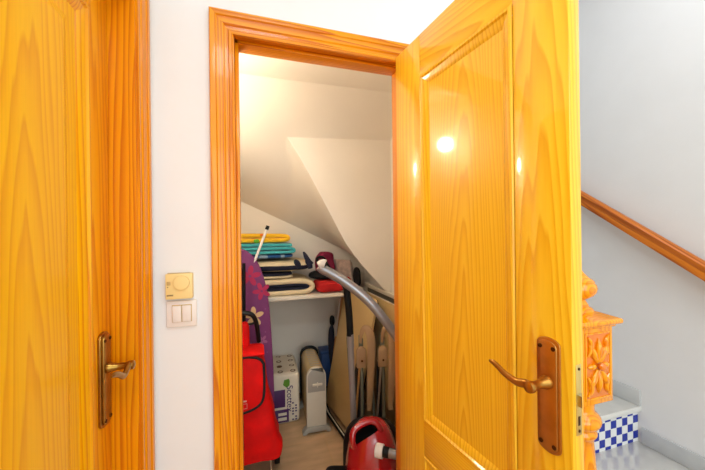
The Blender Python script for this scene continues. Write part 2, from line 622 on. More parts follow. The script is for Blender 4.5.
# wall with the closet opening
OX0, OX1, OZ = -0.057, 0.567, 2.045
b = MB()
b.span((-0.45, WY0, 0), (OX0 - 0.015, WY1, HZ))
b.span((OX1 + 0.015, WY0, 0), (0.975, WY1, HZ))
b.span((OX0 - 0.015, WY0, OZ + 0.015), (OX1 + 0.015, WY1, HZ))
struct(b.build('wall_front', WALL))
# left hall wall with its door opening (y 0.22 .. 0.975)
LY0, LY1 = 0.272, 1.0
b = MB()
b.span((-0.45, LY1 + 0.015, 0), (XL, WY0, HZ))
b.span((-0.45, -2.6, 0), (XL, LY0 - 0.015, HZ))
b.span((-0.45, LY0 - 0.015, 2.06), (XL, LY1 + 0.015, HZ))
struct(b.build('wall_left', WALL))
struct(MB().span((XR, -2.6, 0), (XR + 0.1, 4.2, 4.0)).build('wall_right', WALLS))
struct(MB().span((0.975, WY0, 0), (1.0, 4.2, 2.6)).build('wall_stair_side', WALLS))
struct(MB().span((0.975, 4.1, 0), (XR, 4.2, 4.0)).build('wall_stair_end', WALLS))
struct(MB().span((CXL - 0.1, WY1, 0), (CXL, CYB, 2.6)).build('wall_closet_left', CLOSETW))
struct(MB().span((CXL - 0.1, CYB, 0), (0.975, CYB + 0.1, 2.6)).build('wall_closet_back', CLOSETW))
struct(MB().span((CXR - 0.004, WY1, 0), (CXR, CYB, 2.6)).build('wall_closet_right', CLOSETW))
struct(MB().span((CXL - 0.1, WY1, CZ), (0.975, CYB + 0.1, CZ + 0.1)).build('ceiling_closet', CLOSETW))

# plastered underside of the stairs: helical soffit + upright stringer face
FY = 2.13
curve = [(0.216, 2.03), (0.300, 1.897), (0.370, 1.775), (0.428, 1.668), (0.478, 1.573), (0.526, 1.483), (0.570, 1.398), (0.617, 1.314),
         (0.675, 1.230), (0.730, 1.161), (0.815, 1.068), (0.900, 0.976), (0.972, 0.916)]
EX = CXR - 0.004


def zback(x):
    return 1.662 + (x + 0.11) * (1.234 - 1.662) / (0.898) - 0.0


AY = 1.832                                  # where the flat ceiling stops
XS = -0.12                                  # here the front edge starts to leave the ceiling


def front_edge(i, n):
    """front boundary of the soffit, from the left wall to the right wall"""
    t = i / n
    tl = 0.5
    if t <= tl:
        x = CXL + (0.216 - CXL) * (t / tl)
        k = max(0.0, (x - XS) / (0.216 - XS))
        k = k * k * (3 - 2 * k)
        return Vector((x, AY + (FY - AY) * k, CZ + (2.03 - CZ) * k))
    s = (t - tl) / (1 - tl) * (len(curve) - 1)
    j = min(int(s), len(curve) - 2)
    f = s - j
    return Vector((curve[j][0] * (1 - f) + curve[j + 1][0] * f, FY, curve[j][1] * (1 - f) + curve[j + 1][1] * f))


N, K = 64, 14
t = bmesh.new()
g = []
for i in range(N + 1):
    a = front_edge(i, N)
    if i / N < 0.5:
        bx = CXL + (0.34 - CXL) * (i / N / 0.5)
    else:
        bx = 0.34 + (EX - 0.34) * ((i / N - 0.5) / 0.5)
    e = Vector((bx, CYB + 0.005, max(zback(bx), 0.9)))
    row = []
    for k in range(K + 1):
        f = k / K
        p = a.lerp(e, f)
        p.z -= 0.10 * math.sin(PI * f) * max(0.0, 1 - i / N / 0.6)
        row.append(t.verts.new(p))
    g.append(row)
for i in range(N):
    for k in range(K):
        t.faces.new((g[i][k], g[i][k + 1], g[i + 1][k + 1], g[i + 1][k]))
# sloping strip between the flat ceiling and the stringer face, one skin with the soffit
JL = [i for i in range(N // 2 + 1) if g[i][0].co.x > XS - 0.02]
strip = []
for i in JL:
    p = g[i][0].co
    top = t.verts.new((p.x, AY, CZ + 0.001))
    strip.append((top, t.verts.new(((p.x), (AY + p.y) / 2, (CZ + p.z) / 2)), g[i][0]))
rt_ = [t.verts.new((EX, AY - 0.02, CZ + 0.001)), t.verts.new((EX, (AY + FY) / 2, (CZ + 2.068) / 2)), t.verts.new((EX, FY, 2.068))]
strip.append(tuple(rt_))
for i in range(len(strip) - 1):
    for k in range(2):
        try:
            t.faces.new((strip[i][k], strip[i][k + 1], strip[i + 1][k + 1], strip[i + 1][k]))
        except ValueError:
            pass
bmesh.ops.remove_doubles(t, verts=t.verts, dist=1e-4)
bmesh.ops.recalc_face_normals(t, faces=t.faces)
b = MB()
b.merge(t)
struct(b.build('ceiling_soffit', CLOSETW, angle=75))
b = MB()
b.prism([(x, z) for x, z in curve] + [(EX, 0.916), (EX, 2.068)], 'y', FY, FY + 0.02)
struct(b.build('wall_stringer', CLOSETW, angle=30))

# ------------------------------------------------------------------ door casings and jambs
PROF = [(0.0, 0.0), (0.0, 0.010), (0.004, 0.012), (0.011, 0.012), (0.014, 0.008), (0.024, 0.009), (0.029, 0.0135), (0.048, 0.0165),
        (0.052, 0.0205), (0.056, 0.0215), (0.067, 0.0215), (0.070, 0.018), (0.070, 0.0)]


def casing(x0, x1, zt, y_face, M, mats, n0):
    """three mitred mouldings on a wall facing -Y (local), opening x0..x1"""
    out = []
    for piece in range(3):
        t = bmesh.new()
        if piece == 0:
            A = [(x0 - o_, 0.0) for o_, p in PROF]
            B = [(x0 - o_, zt + o_) for o_, p in PROF]
        elif piece == 1:
            A = [(x0 - o_, zt + o_) for o_, p in PROF]
            B = [(x1 + o_, zt + o_) for o_, p in PROF]
        else:
            A = [(x1 + o_, zt + o_) for o_, p in PROF]
            B = [(x1 + o_, 0.0) for o_, p in PROF]
        va = [t.verts.new((a[0], y_face - p[1], a[1])) for a, p in zip(A, PROF)]
        vb = [t.verts.new((a[0], y_face - p[1], a[1])) for a, p in zip(B, PROF)]
        for i in range(len(PROF) - 1):
            t.faces.new((va[i], va[i + 1], vb[i + 1], vb[i]))
        t.faces.new(va)
        t.faces.new(vb[::-1])
        bmesh.ops.recalc_face_normals(t, faces=t.faces)
        b = MB()
        b.merge(t)
        o_ = struct(b.build('trim_%d' % (n0 + piece), mats[0] if piece != 1 else mats[1], angle=25))
        o_.matrix_world = M
        out.append(o_)
    return out


I4 = Matrix.Identity(4)
casing(OX0 - 0.003, OX1 + 0.003, OZ - 0.014, WY0, I4, (F_VERT, F_HORZ), 1)


def jamb(x0, x1, zt, y0, y1, ystop0, ystop1, M, n0):
    for k, (lo, hi) in enumerate((((x0 - 0.015, y0, 0), (x0, y1, zt)), ((x1, y0, 0), (x1 + 0.015, y1, zt)), ((x0 - 0.015, y0, zt), (x1 + 0.015, y1, zt + 0.015)))):
        b = MB().span(lo, hi)
        if k == 0:
            b.span((x0, ystop0, 0), (x0 + 0.012, ystop1, zt), 0.002)
        elif k == 1:
            b.span((x1 - 0.012, ystop0, 0), (x1, ystop1, zt), 0.002)
        else:
            b.span((x0, ystop0, zt - 0.013), (x1, ystop1, zt), 0.002)
        o_ = struct(b.build('trim_%d' % (n0 + k), F_VERT2 if k < 2 else F_HORZ, angle=30))
        o_.matrix_world = M


jamb(OX0, OX1, OZ, WY0, WY1, WY0 + 0.042, WY1, I4, 4)
# casing inside the closet is not visible; the left hall door: local x runs away from the camera, local -y faces the hall
ML = Matrix.Translation((XL, LY0, 0)) @ Matrix.Rotation(R(90), 4, 'Z')
LW = LY1 - LY0
casing(0.0, LW + 0.004, 2.045, 0.0, ML, (F_VERT, F_HORZ), 7)
jamb(0.0, LW, 2.045, -0.004, 0.13, 0.098, 0.13, ML, 10)


# ------------------------------------------------------------------ doors
def handle_plate(m, w_, h_, th):
    b = MB()
    pts = arc(0, h_ / 2 - w_ / 2 * 0.6, w_ / 2, 0, 180, 14, w_ / 2 * 0.6) + arc(0, -h_ / 2 + w_ / 2 * 0.6, w_ / 2, 180, 360, 14, w_ / 2 * 0.6)
    b.prism(pts, 'y', -th * 0.55, 0, 0.002)
    p2 = [(x * 0.80, z * 0.955) for x, z in pts]
    b.prism(p2, 'y', -th, -th * 0.5, 0.0025)
    return b


def door_leaf(root, W, H, sm, T=0.035, stile=0.125, kinds=None, hinge_stile=None, top=0.138, midlo=0.63, midhi=0.745, field=False):
    st, st2, rl, pn, mo = kinds
    hs = hinge_stile or stile
    z0 = 0.008
    MB().span((0, 0, z0), (hs, T, H), 0.0025).build('stile', st, root, angle=30)
    MB().span((W - stile, 0, z0), (W, T, H), 0.0025).build('stile', st2, root, angle=30)
    for a, c in ((z0, 0.20), (midlo, midhi), (H - top, H)):
        MB().span((hs, 0.0004, a), (W - stile, T - 0.0004, c), 0.0015).build('rail', rl, root, angle=30)
    for a, c in ((0.20, midlo), (midhi, H - top)):
        x0, x1 = hs, W - stile
        p = MB()
        p.span((x0 + 0.02, 0.011, a + 0.02), (x1 - 0.02, T - 0.011, c - 0.02))
        if field:
            f0, f1 = 0.072, 0.094
            for sgn_, yb, yt in ((1, 0.011, 0.004), (-1, T - 0.011, T - 0.004)):
                q_ = bmesh.new()
                lo_ = [q_.verts.new(v) for v in ((x0 + f0, yb, a + f0), (x1 - f0, yb, a + f0), (x1 - f0, yb, c - f0), (x0 + f0, yb, c - f0))]
                hi_ = [q_.verts.new(v) for v in ((x0 + f1, yt, a + f1), (x1 - f1, yt, a + f1), (x1 - f1, yt, c - f1), (x0 + f1, yt, c - f1))]
                q_.faces.new(hi_)
                for k in range(4):
                    q_.faces.new((lo_[k], lo_[(k + 1) % 4], hi_[(k + 1) % 4], hi_[k]))
                bmesh.ops.recalc_face_normals(q_, faces=q_.faces)
                p.merge(q_)
        p = p.build('panel', pn, root, angle=15)
        # raised moulding all round, both sides
        prof = [(0.0, 0.0), (0.003, -0.004), (0.009, -0.004), (0.013, 0.001), (0.024, 0.004), (0.032, 0.0085), (0.036, 0.0115)]
        b = MB()
        t_ = bmesh.new()
        for side in (0, 1):
            loops = []
            for o_, y in prof:
                yy = y if side == 0 else T - y
                loops.append([t_.verts.new(q) for q in ((x0 + o_, yy, a + o_), (x1 - o_, yy, a + o_), (x1 - o_, yy, c - o_), (x0 + o_, yy, c - o_))])
            for i in range(len(loops) - 1):
                for k in range(4):
                    t_.faces.new((loops[i][k], loops[i][(k + 1) % 4], loops[i + 1][(k + 1) % 4], loops[i + 1][k]))
        bmesh.ops.recalc_face_normals(t_, faces=t_.faces)
        b.merge(t_)
        b.build('moulding', mo, p, angle=20)


# closet door, open towards the camera
TH = R(6.5)
door = bpy.data.objects.new('door_2', None)
C.objects.link(door)
struct(door)
tag(door, 'open yellow pine panel door of the understairs closet with brass handle', 'door')
door.location = (0.517, 1.081, 0)
door.rotation_euler = (0, 0, -R(90) + TH)
W2 = 0.630
door_leaf(door, W2, 2.038, None, kinds=(W_STILE, W_STILE2, W_RAIL, W_PANEL, W_MOULD), hinge_stile=0.150)
HX, HZc = 0.578, 1.046


def lever_set(root, x, z, y, sgn, plate_m, lever_m, tilt=0.0, th_=0.009):
    """plate on face y, sticking out along -y; lever points to -x*sgn"""
    pl = handle_plate(None, 0.050, 0.240, th_).build('handle_plate', plate_m, root, angle=35)
    pl.location = (x, y, z - 0.028)
    for dx in (-0.014, 0.014):
        for dz in (-0.100, 0.100):
            MB().lathe([(0.0045, 0), (0.0045, 0.0012), (0.003, 0.002)], 12, Matrix.Translation((dx, -th_, dz)) @ Matrix.Rotation(R(90), 4, 'X')).build('screw', SCREW, pl)
    lv = MB()
    zc = 0.028
    lv.lathe([(0.0135, 0), (0.0135, 0.006), (0.0105, 0.010), (0.0105, 0.015), (0.0085, 0.018), (0.0085, 0.040), (0.0108, 0.044), (0.0118, 0.050), (0.0108, 0.0565), (0.005, 0.059)], 24,
             Matrix.Translation((0, -th_, zc)) @ Matrix.Rotation(R(90), 4, 'X'))
    s = -sgn
    yl = -th_ - 0.047
    lv.tube([(0, yl, zc), (s * 0.012, yl - 0.001, zc + 0.002), (s * 0.028, yl - 0.002, zc - 0.004), (s * 0.044, yl - 0.002, zc - (0.012 if tilt else 0.002)), (s * 0.064, yl - 0.001, zc + 0.002), (s * 0.080, yl, zc + 0.010), (s * 0.096, yl + 0.001, zc + 0.015), (s * 0.105, yl + 0.001, zc + 0.0145)],
            [0.0095, 0.0095, 0.0085, 0.0078, 0.0072, 0.0066, 0.0060, 0.003], 12, smooth=2, flat=0.72)
    lv.build('lever', lever_m, pl, angle=50)
    return pl


lever_set(door, HX + 0.006, 1.061, 0.0, 1, BRASSD, BRASS)
# latch and strike plate on the free edge
b = MB()
b.span((W2 - 0.0006, 0.009, 0.970), (W2 + 0.0012, 0.026, 1.110), 0.004)
lp = b.build('latch_plate', LATCHB, door, angle=30)
MB().prism([(0.0, 0.0), (0.010, 0.0), (0.0, 0.016)], 'z', 1.030, 1.052, 0, Matrix.Translation((W2 + 0.001, 0.010, 0))).build('latch_bolt', STEEL, lp)
MB().span((W2 + 0.0008, 0.014, 0.990), (W2 + 0.0016, 0.021, 1.008), 0.003).build('key_slot', SCREW, lp)
for zz in (0.979, 1.101):
    MB().lathe([(0.003, 0), (0.003, 0.001), (0.001, 0.0014)], 10, Matrix.Translation((W2 + 0.0012, 0.0175, zz)) @ Matrix.Rotation(R(90), 4, 'Y')).build('screw', SCREW, lp)
for zz in (0.25, 1.05, 1.80):
    MB().tube([(-0.004, 0.041, zz - 0.045), (-0.004, 0.041, zz + 0.045)], 0.0055, 12).build('hinge', BRASS, door)

# left hall door, shut, set back in its opening
ld = bpy.data.objects.new('door_1', None)
C.objects.link(ld)
struct(ld)
tag(ld, 'shut orange pine panel door at the side of the hall with brass lever', 'door')
ld.matrix_world = ML @ Matrix.Translation((0.002, 0.060, 0))
door_leaf(ld, LW - 0.004, 2.04, None, stile=0.099, kinds=(V_STILE, V_STILE, V_RAIL, V_PANEL, V_MOULD), top=0.118, field=True)
lever_set(ld, LW - 0.004 - 0.050, 1.040, 0.0, 1, BRASSL, BRASSL, 1, 0.013)

# ------------------------------------------------------------------ wall fittings
th = thing('thermostat', 'cream room thermostat with round dial above the light switch', 'thermostat', (-0.2245, WY0, 1.219))
MB().box((0.0025, -0.013, 0), (0.074, 0.026, 0.078), 0.003).build('housing', CREAMP, th)
dl = MB().lathe([(0.0225, 0), (0.0225, 0.004), (0.0215, 0.0065), (0.019, 0.007)], 36, Matrix.Translation((0.010, -0.026, 0.011)) @ Matrix.Rotation(R(90), 4, 'X')).build('dial', CREAMP, th, angle=30)
b = MB()
for k in range(24):
    a = 2 * PI * k / 24
    b.box((0.010 + 0.0222 * math.cos(a), -0.0285, 0.011 + 0.0222 * math.sin(a)), (0.0016, 0.0045, 0.0016))
b.build('dial_ridges', CREAMD, dl)
b = MB()
b.box((-0.025, -0.0264, 0.010), (0.011, 0.0012, 0.011), 0.002)
b.build('switch_key', CREAMD, th)
MB().box((-0.022, -0.0262, -0.0265), (0.017, 0.001, 0.0045), 0.001).build('printed_mark', GREYM, th)
MB().box((-0.028, -0.0262, -0.001), (0.003, 0.001, 0.003)).build('indicator_dot', GREYM, th)
b = MB()
for k in range(9):
    b.box((-0.028 + k * 0.007, -0.013, 0.0402), (0.003, 0.016, 0.0008))
b.build('vent_slots', CREAMD, th)
sw = thing('light_switch', 'white double rocker light switch under the thermostat', 'light switch', (-0.2185, WY0, 1.131))
MB().box((0, -0.005, 0), (0.086, 0.010, 0.082), 0.004).build('plate', WHITEP, sw)
MB().box((0.001, -0.0102, 0.002), (0.0555, 0.0025, 0.0535), 0.001).build('inner_frame', CREAMD, sw)
for dx in (-0.0125, 0.0145):
    MB().box((dx, -0.0125, 0.002), (0.0245, 0.007, 0.050), 0.0015, Matrix.Rotation(R(3), 4, 'X')).build('rocker', WHITEP, sw)

# ------------------------------------------------------------------ stairs, rail, newel
stair = thing('staircase', 'grey marble stairs with a blue and white checkered tile riser', 'stairs', (1.5, 0.6, 0))
SX0, SX1 = 1.002 - 1.5, XR - 0.002 - 1.5
rise, going = 0.2, 0.28
yy = [0.02, 0.60, 0.88, 1.16, 1.44, 1.72]      # riser positions, local
for k in range(6):
    z = rise * (k + 1)
    y0 = yy[k]
    y1 = yy[k + 1] if k + 1 < 6 else y0 + 0.9
    xa = SX0 if k else 0.90 - 1.5
    b = MB().span((SX0, y0 - 0.012, z - 0.028), (SX1, y1 + 0.012, z), 0.004)
    if k == 0:
        b.span((xa, y0 - 0.012, z - 0.028), (SX0 + 0.01, 0.485, z))
    tr = b.build('tread', MARBLE, stair, angle=30)
    MB().span((xa, y0 - 0.0185, z - 0.027), (SX1, y0 - 0.0115, z + 0.0004), 0.002).build('nosing', NOSE, tr)
    MB().span((xa, y0, z - rise), (SX1, y0 + 0.012, z - 0.028)).build('riser', CHECK, stair, angle=30)
# stepped marble baseboard on the stair wall
b = MB()
BH = 0.088
for k in range(5):
    z = rise * (k + 1)
    y0 = 0.6 + yy[k]
    y1 = 0.6 + yy[k + 1]
    b.span((XR - 0.012, y0 - 0.016, z + 0.0005), (XR - 0.0005, y1 - 0.0205, z + BH), 0.0015)
struct(b.build('baseboard_right', MARBLEB, angle=30))

hr = thing('handrail', 'varnished wooden handrail sloping down the white stair wall', 'handrail', (1.975, 0, 0))
Y0, Z0, Y1, Z1 = 2.35, 2.222, 0.62, 0.990
prof = [(-0.024, -0.030), (0.024, -0.030), (0.027, -0.012), (0.022, 0.0), (0.028, 0.012), (0.027, 0.026), (0.016, 0.036), (0.0, 0.039), (-0.016, 0.036), (-0.027, 0.026), (-0.028, 0.012), (-0.022, 0.0), (-0.027, -0.012)]
L = math.hypot(Y1 - Y0, Z1 - Z0)
bar = MB().prism(prof, 'x', -L / 2, L / 2).build('rail', RAILW, hr, angle=35)
bar.location = (0, (Y0 + Y1) / 2, (Z0 + Z1) / 2)
bar.rotation_euler = (0, math.atan2(Z0 - Z1, Y0 - Y1) * -1, R(90))
for f in (0.12, 0.88):
    p = Vector((0, Y0 + (Y1 - Y0) * f, Z0 + (Z1 - Z0) * f - 0.03))
    MB().tube([(0.064, p.y, p.z - 0.05), (0.03, p.y, p.z - 0.05), (0.0, p.y, p.z - 0.03), (0, p.y, p.z + 0.002)], 0.006, 10, smooth=2).build('bracket', BRASS, hr)

nw = thing('newel_post', 'carved orange pine newel post with a ball finial at the stair foot', 'newel post', (1.008, 0.764, 0.2012))
b = MB()
b.lathe([(0.055, 0.0), (0.055, 0.03), (0.050, 0.04), (0.050, 0.07), (0.044, 0.085), (0.050, 0.14), (0.052, 0.22), (0.052, 0.32), (0.048, 0.42), (0.043, 0.49), (0.043, 0.508), (0.049, 0.514), (0.052, 0.520),
         (0.052, 0.526), (0.048, 0.532), (0.047, 0.538), (0.056, 0.546), (0.062, 0.556), (0.064, 0.566), (0.061, 0.577), (0.053, 0.587), (0.046, 0.593), (0.045, 0.605), (0.046, 0.625)], 40)
b.build('shaft', NEWELW, nw, angle=45)
HB = 0.066
bb = MB()
bb.box((0, 0, 0.760 - 0.005), (HB * 2, HB * 2, 0.236), 0.004)
# tapered shoulder under the block
t = bmesh.new()
lo = [t.verts.new(p) for p in ((-0.042, -0.042, 0.622), (0.042, -0.042, 0.622), (0.042, 0.042, 0.622), (-0.042, 0.042, 0.622))]
hi = [t.verts.new(p) for p in ((-HB, -HB, 0.640), (HB, -HB, 0.640), (HB, HB, 0.640), (-HB, HB, 0.640))]
t.faces.new(lo[::-1])
t.faces.new(hi)
for k in range(4):
    t.faces.new((lo[k], lo[(k + 1) % 4], hi[(k + 1) % 4], hi[k]))
bb.merge(t)
blk = bb.build('block', NEWELW, nw, angle=30)
# carved flower on the two visible faces
for rot in (0, -90):
    M = Matrix.Translation((0, 0, 0.757)) @ Matrix.Rotation(R(rot), 4, 'Z') @ Matrix.Translation((0, -HB, 0))
    fr = MB()
    for (cx0, cz0, sx0, sz0) in ((0, 0.100, 0.104, 0.006), (0, -0.100, 0.104, 0.006), (-0.052, 0, 0.006, 0.206), (0.052, 0, 0.006, 0.206)):
        fr.box((cx0, 0, cz0), (sx0, 0.006, sz0), 0.002, M)
    f_ = fr.build('carved_border', NEWELW, blk)
    pe = MB()
    for up_ in (1, -1):
        for a in (-30, 0, 30):
            ca = R(90 * up_ + a)
            L_ = 0.084 if a == 0 else 0.078
            pts = [(0.012, 0), (0.030, 0), (0.055, 0), (L_, 0)]
            P = [(math.cos(ca) * q[0], -0.002, math.sin(ca) * q[0]) for q in pts]
            pe.tube(P, [0.004, 0.009, 0.012, 0.002], 10, M, 2, flat=1.0)
        for sx_ in (-1, 1):
            pe.tube([(sx_ * 0.044, -0.001, up_ * 0.090), (sx_ * 0.030, -0.003, up_ * 0.074), (sx_ * 0.034, -0.003, up_ * 0.050), (sx_ * 0.046, -0.001, up_ * 0.030)], [0.004, 0.007, 0.007, 0.003], 8, M, 2)
    for sx_ in (-1, 1):
        pe.tube([(sx_ * 0.012, -0.002, 0), (sx_ * 0.028, -0.002, 0.0), (sx_ * 0.046, -0.001, 0)], [0.004, 0.011, 0.003], 10, M, 2)
    pe.build('carved_petal', NEWELW, blk)
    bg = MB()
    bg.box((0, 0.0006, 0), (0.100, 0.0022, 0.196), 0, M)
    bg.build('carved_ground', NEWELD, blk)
    kn = MB().lathe([(0.006, 0), (0.006, 0.006), (0.011, 0.009), (0.0125, 0.014), (0.010, 0.019), (0.003, 0.022)], 20, M @ Matrix.Rotation(R(90), 4, 'X')).build('carved_knob', NEWELD, blk)
cp = MB()
cp.box((0, 0, 0.878), (HB * 2 + 0.014, HB * 2 + 0.014, 0.012), 0.004)
cp.box((0, 0, 0.891), (HB * 2 + 0.042, HB * 2 + 0.042, 0.018), 0.008, None, 3)
t = bmesh.new()
lo = [t.verts.new(p) for p in ((-0.081, -0.081, 0.899), (0.081, -0.081, 0.899), (0.081, 0.081, 0.899), (-0.081, 0.081, 0.899))]
hi = [t.verts.new(p) for p in ((-0.040, -0.040, 0.914), (0.040, -0.040, 0.914), (0.040, 0.040, 0.914), (-0.040, 0.040, 0.914))]
t.faces.new(lo[::-1])
t.faces.new(hi)
for k in range(4):
    t.faces.new((lo[k], lo[(k + 1) % 4], hi[(k + 1) % 4], hi[k]))
cp.merge(t)
cp.build('cap', NEWELW, nw, angle=30)
MB().lathe([(0.046, 0.906), (0.047, 0.917), (0.042, 0.925), (0.034, 0.929), (0.032, 0.936), (0.027, 0.944), (0.024, 0.950), (0.032, 0.955), (0.047, 0.965), (0.055, 0.977), (0.057, 0.988), (0.054, 0.999), (0.049, 1.006), (0.050, 1.009), (0.046, 1.014), (0.034, 1.023), (0.022, 1.036), (0.010, 1.054), (0.003, 1.066), (0.001, 1.068)], 40).build('finial', NEWELW, nw, angle=35)

# ------------------------------------------------------------------ closet: lamp and shelf
lp = thing('wall_lamp', 'lit globe lamp on the closet side wall', 'wall lamp', (CXL, 1.58, 1.945))
MB().lathe([(0.045, 0), (0.045, 0.012), (0.03, 0.02), (0.022, 0.035)], 24, Matrix.Rotation(R(90), 4, 'Y')).build('base', WHITEP, lp)
MB().lathe([(0.045 * math.sin(PI * k / 16), 0.072 - 0.045 * math.cos(PI * k / 16)) for k in range(17)], 24, Matrix.Rotation(R(90), 4, 'Y')).build('globe', LAMPG, lp)

SHY, SHZ = 2.30, 0.930
sh = thing('wall_shelf', 'white shelf across the back of the closet under folded towels', 'shelf', (0, 0, SHZ))
MB().prism([(CXL + 0.001, SHY), (0.64, SHY), (0.64, 2.47), (0.862, 2.47), (0.862, CYB - 0.001), (CXL + 0.001, CYB - 0.001)], 'z', -0.026, 0, 0.002).build('board', WHITEL, sh, angle=30)
MB().span((CXL + 0.001, CYB - 0.025, -0.06), (0.70, CYB - 0.001, -0.026), 0.002).build('batten', WHITEL, sh, angle=30)


def soft(name, label, cat, c, s, m, e=5, amp=0.008, freq=7, seed=0.0, group=None, ez=None, rx=0, rz=0):
    b = MB()
    b.pillow((0, 0, 0), s, e, 16, amp, freq, None, seed, ez)
    o = b.build(name, m, None, angle=80)
    o.location = c
    o.rotation_euler = (R(rx), 0, R(rz))
    tag(o, label, cat, group)
    return o


SY = SHY + 0.20
# bottom striped cushion, folded over (rounded fold at the right)
cu = thing('striped_cushion', 'thick navy and cream striped cushion folded over on the shelf, lowest of the stack', 'cushion', (0.20, SHY + 0.03, SHZ + 0.001), group='striped cushions on the shelf')
P = [(-0.30, 0.021), (0.12, 0.021), (0.19, 0.026), (0.222, 0.058), (0.19, 0.092), (0.10, 0.101), (-0.10, 0.098), (-0.30, 0.096)]


def ribbon(pts, th_, y0, y1, name, m, parent, sm=3, res=8, ends=True):
    Q = [Vector((p[0], 0, p[1])) for p in pts]
    for _ in range(sm):
        q = [Q[0]]
        for i in range(len(Q) - 1):
            q += [Q[i].lerp(Q[i + 1], 0.25), Q[i].lerp(Q[i + 1], 0.75)]
        q.append(Q[-1])
        Q = q
    t_ = bmesh.new()
    rows = []
    secs = [(-1.0, 0.35), (-0.97, 0.75), (-0.9, 1.0)] + [(-0.9 + 1.8 * k / res, 1.0) for k in range(1, res)] + [(0.9, 1.0), (0.97, 0.75), (1.0, 0.35)]
    for i, p in enumerate(Q):
        d = (Q[min(i + 1, len(Q) - 1)] - Q[max(i - 1, 0)]).normalized()
        nn = Vector((-d.z, 0, d.x))
        ring = []
        for f, h in secs:
            y = (y0 + y1) / 2 + f * (y1 - y0) / 2
            wv = 0.004 * noise.noise(Vector((p.x * 9, y * 9, p.z * 9)))
            ring.append(Vector((p.x, y, p.z)) + nn * (th_ * h / 2 + wv))
        for f, h in secs[::-1]:
            y = (y0 + y1) / 2 + f * (y1 - y0) / 2
            ring.append(Vector((p.x, y, p.z)) - nn * (th_ * h / 2))
        rows.append([t_.verts.new(v) for v in ring])
    n = len(rows[0])
    for i in range(len(rows) - 1):
        for k in range(n):
            t_.faces.new((rows[i][k], rows[i][(k + 1) % n], rows[i + 1][(k + 1) % n], rows[i + 1][k]))
    t_.faces.new(rows[0][::-1])
    t_.faces.new(rows[-1])
    bmesh.ops.recalc_face_normals(t_, faces=t_.faces)
    b_ = MB()
    b_.merge(t_)
    return b_.build(name, m, parent, angle=70)


CANVC = mat('cream_canvas', CRM, 0.9, bump=(120, 0.4, 0.002), var=0.06)
CANVN = mat('navy_canvas', NVY, 0.9, bump=(120, 0.4, 0.002), var=0.1)
ribbon(P, 0.040, 0.0, 0.38, 'cover', CANVC, cu)
ribbon([(-0.30, 0.046), (0.10, 0.046), (0.165, 0.050), (0.184, 0.060), (0.16, 0.070), (0.06, 0.074), (-0.30, 0.072)], 0.026, 0.004, 0.37, 'stripe', CANVN, cu)
# middle cushion (only its rounded end shows)
cu2 = thing('striped_cushion', 'navy and cream cushion pad squeezed in the middle of the cushion stack', 'cushion', (0.10, SHY + 0.05, SHZ + 0.124), group='striped cushions on the shelf')
b = MB()
b.pillow((0, 0.17, 0.012), (0.36, 0.34, 0.022), 5, 14, 0.002, 7, None, 2.0)
b.build('cover', CANVC, cu2, angle=80)
b = MB()
b.pillow((0.0, 0.17, 0.030), (0.35, 0.342, 0.018), 5, 14, 0.002, 7, None, 4.0)
b.build('stripe', CANVN, cu2, angle=80)
# top cushion with tie straps
cu3 = thing('striped_cushion', 'cream and navy striped chair cushion with tie straps, uppermost cushion of the stack', 'cushion', (0.19, SHY + 0.05, SHZ + 0.168), group='striped cushions on the shelf')
b = MB()
b.pillow((0, 0.17, 0.047), (0.45, 0.36, 0.088), 3.4, 18, 0.003, 6, None, 6.0)
b.build('cover', STRIPE_A, cu3, angle=80)
for (x0, x1) in ((0.095, 0.14), (0.18, 0.235)):
    b = MB()
    b.tube([(x0 + 0.03, -0.005, 0.025), (x0 + 0.022, -0.016, 0.06), (x0 + 0.008, -0.006, 0.080), (x0 + 0.004, 0.02, 0.088)], [0.017, 0.022, 0.020, 0.012], 8, None, 2, flat=0.45, ref=(1, 0, 0))
    b.build('tie', CANVN, cu3)
b = MB()
b.tube([(0.222, -0.01, 0.055), (0.190, -0.014, 0.085), (0.172, -0.01, 0.125), (0.160, 0.0, 0.150)], [0.016, 0.02, 0.016, 0.006], 8, None, 2, flat=0.5)
b.build('tie', CANVN, cu3)
# towels
soft('folded_towel', 'blue patterned folded towel between the teal towel and the striped cushions', 'towel', (0.09, SY + 0.02, SHZ + 0.288), (0.38, 0.34, 0.026), BLUEPAT, seed=3, group='folded towels on the shelf')
tt = thing('folded_towel', 'teal towel folded in two thick layers under the yellow towel', 'towel', (0.09, SHY + 0.04, SHZ + 0.3045), group='folded towels on the shelf')
ribbon([(-0.28, 0.014), (0.12, 0.014), (0.186, 0.016), (0.196, 0.028), (0.180, 0.040), (0.10, 0.043), (-0.28, 0.041)], 0.024, 0, 0.34, 'fold', TEALT, tt)
ribbon([(-0.28, 0.068), (0.10, 0.069), (0.175, 0.067)], 0.024, 0.004, 0.33, 'fold', TEALT, tt)
yt = thing('folded_towel', 'yellow printed beach towel folded on top of the towel stack', 'towel', (0.05, SHY + 0.06, SHZ + 0.3915), group='folded towels on the shelf')
ribbon([(-0.28, 0.016), (0.12, 0.016), (0.180, 0.020), (0.194, 0.033), (0.176, 0.046), (0.08, 0.050), (-0.28, 0.052)], 0.0345, 0, 0.32, 'fold', YELLOWT, yt)
for (px_, pz_, r_, m_) in ((-0.035, 0.012, 0.020, GREEND), (0.0, 0.056, 0.012, ORANGED)):
    MB().pillow((px_, 0.0, pz_), (r_ * 2, 0.012, r_ * 1.5), 2.2, 6).build('print', m_, yt)
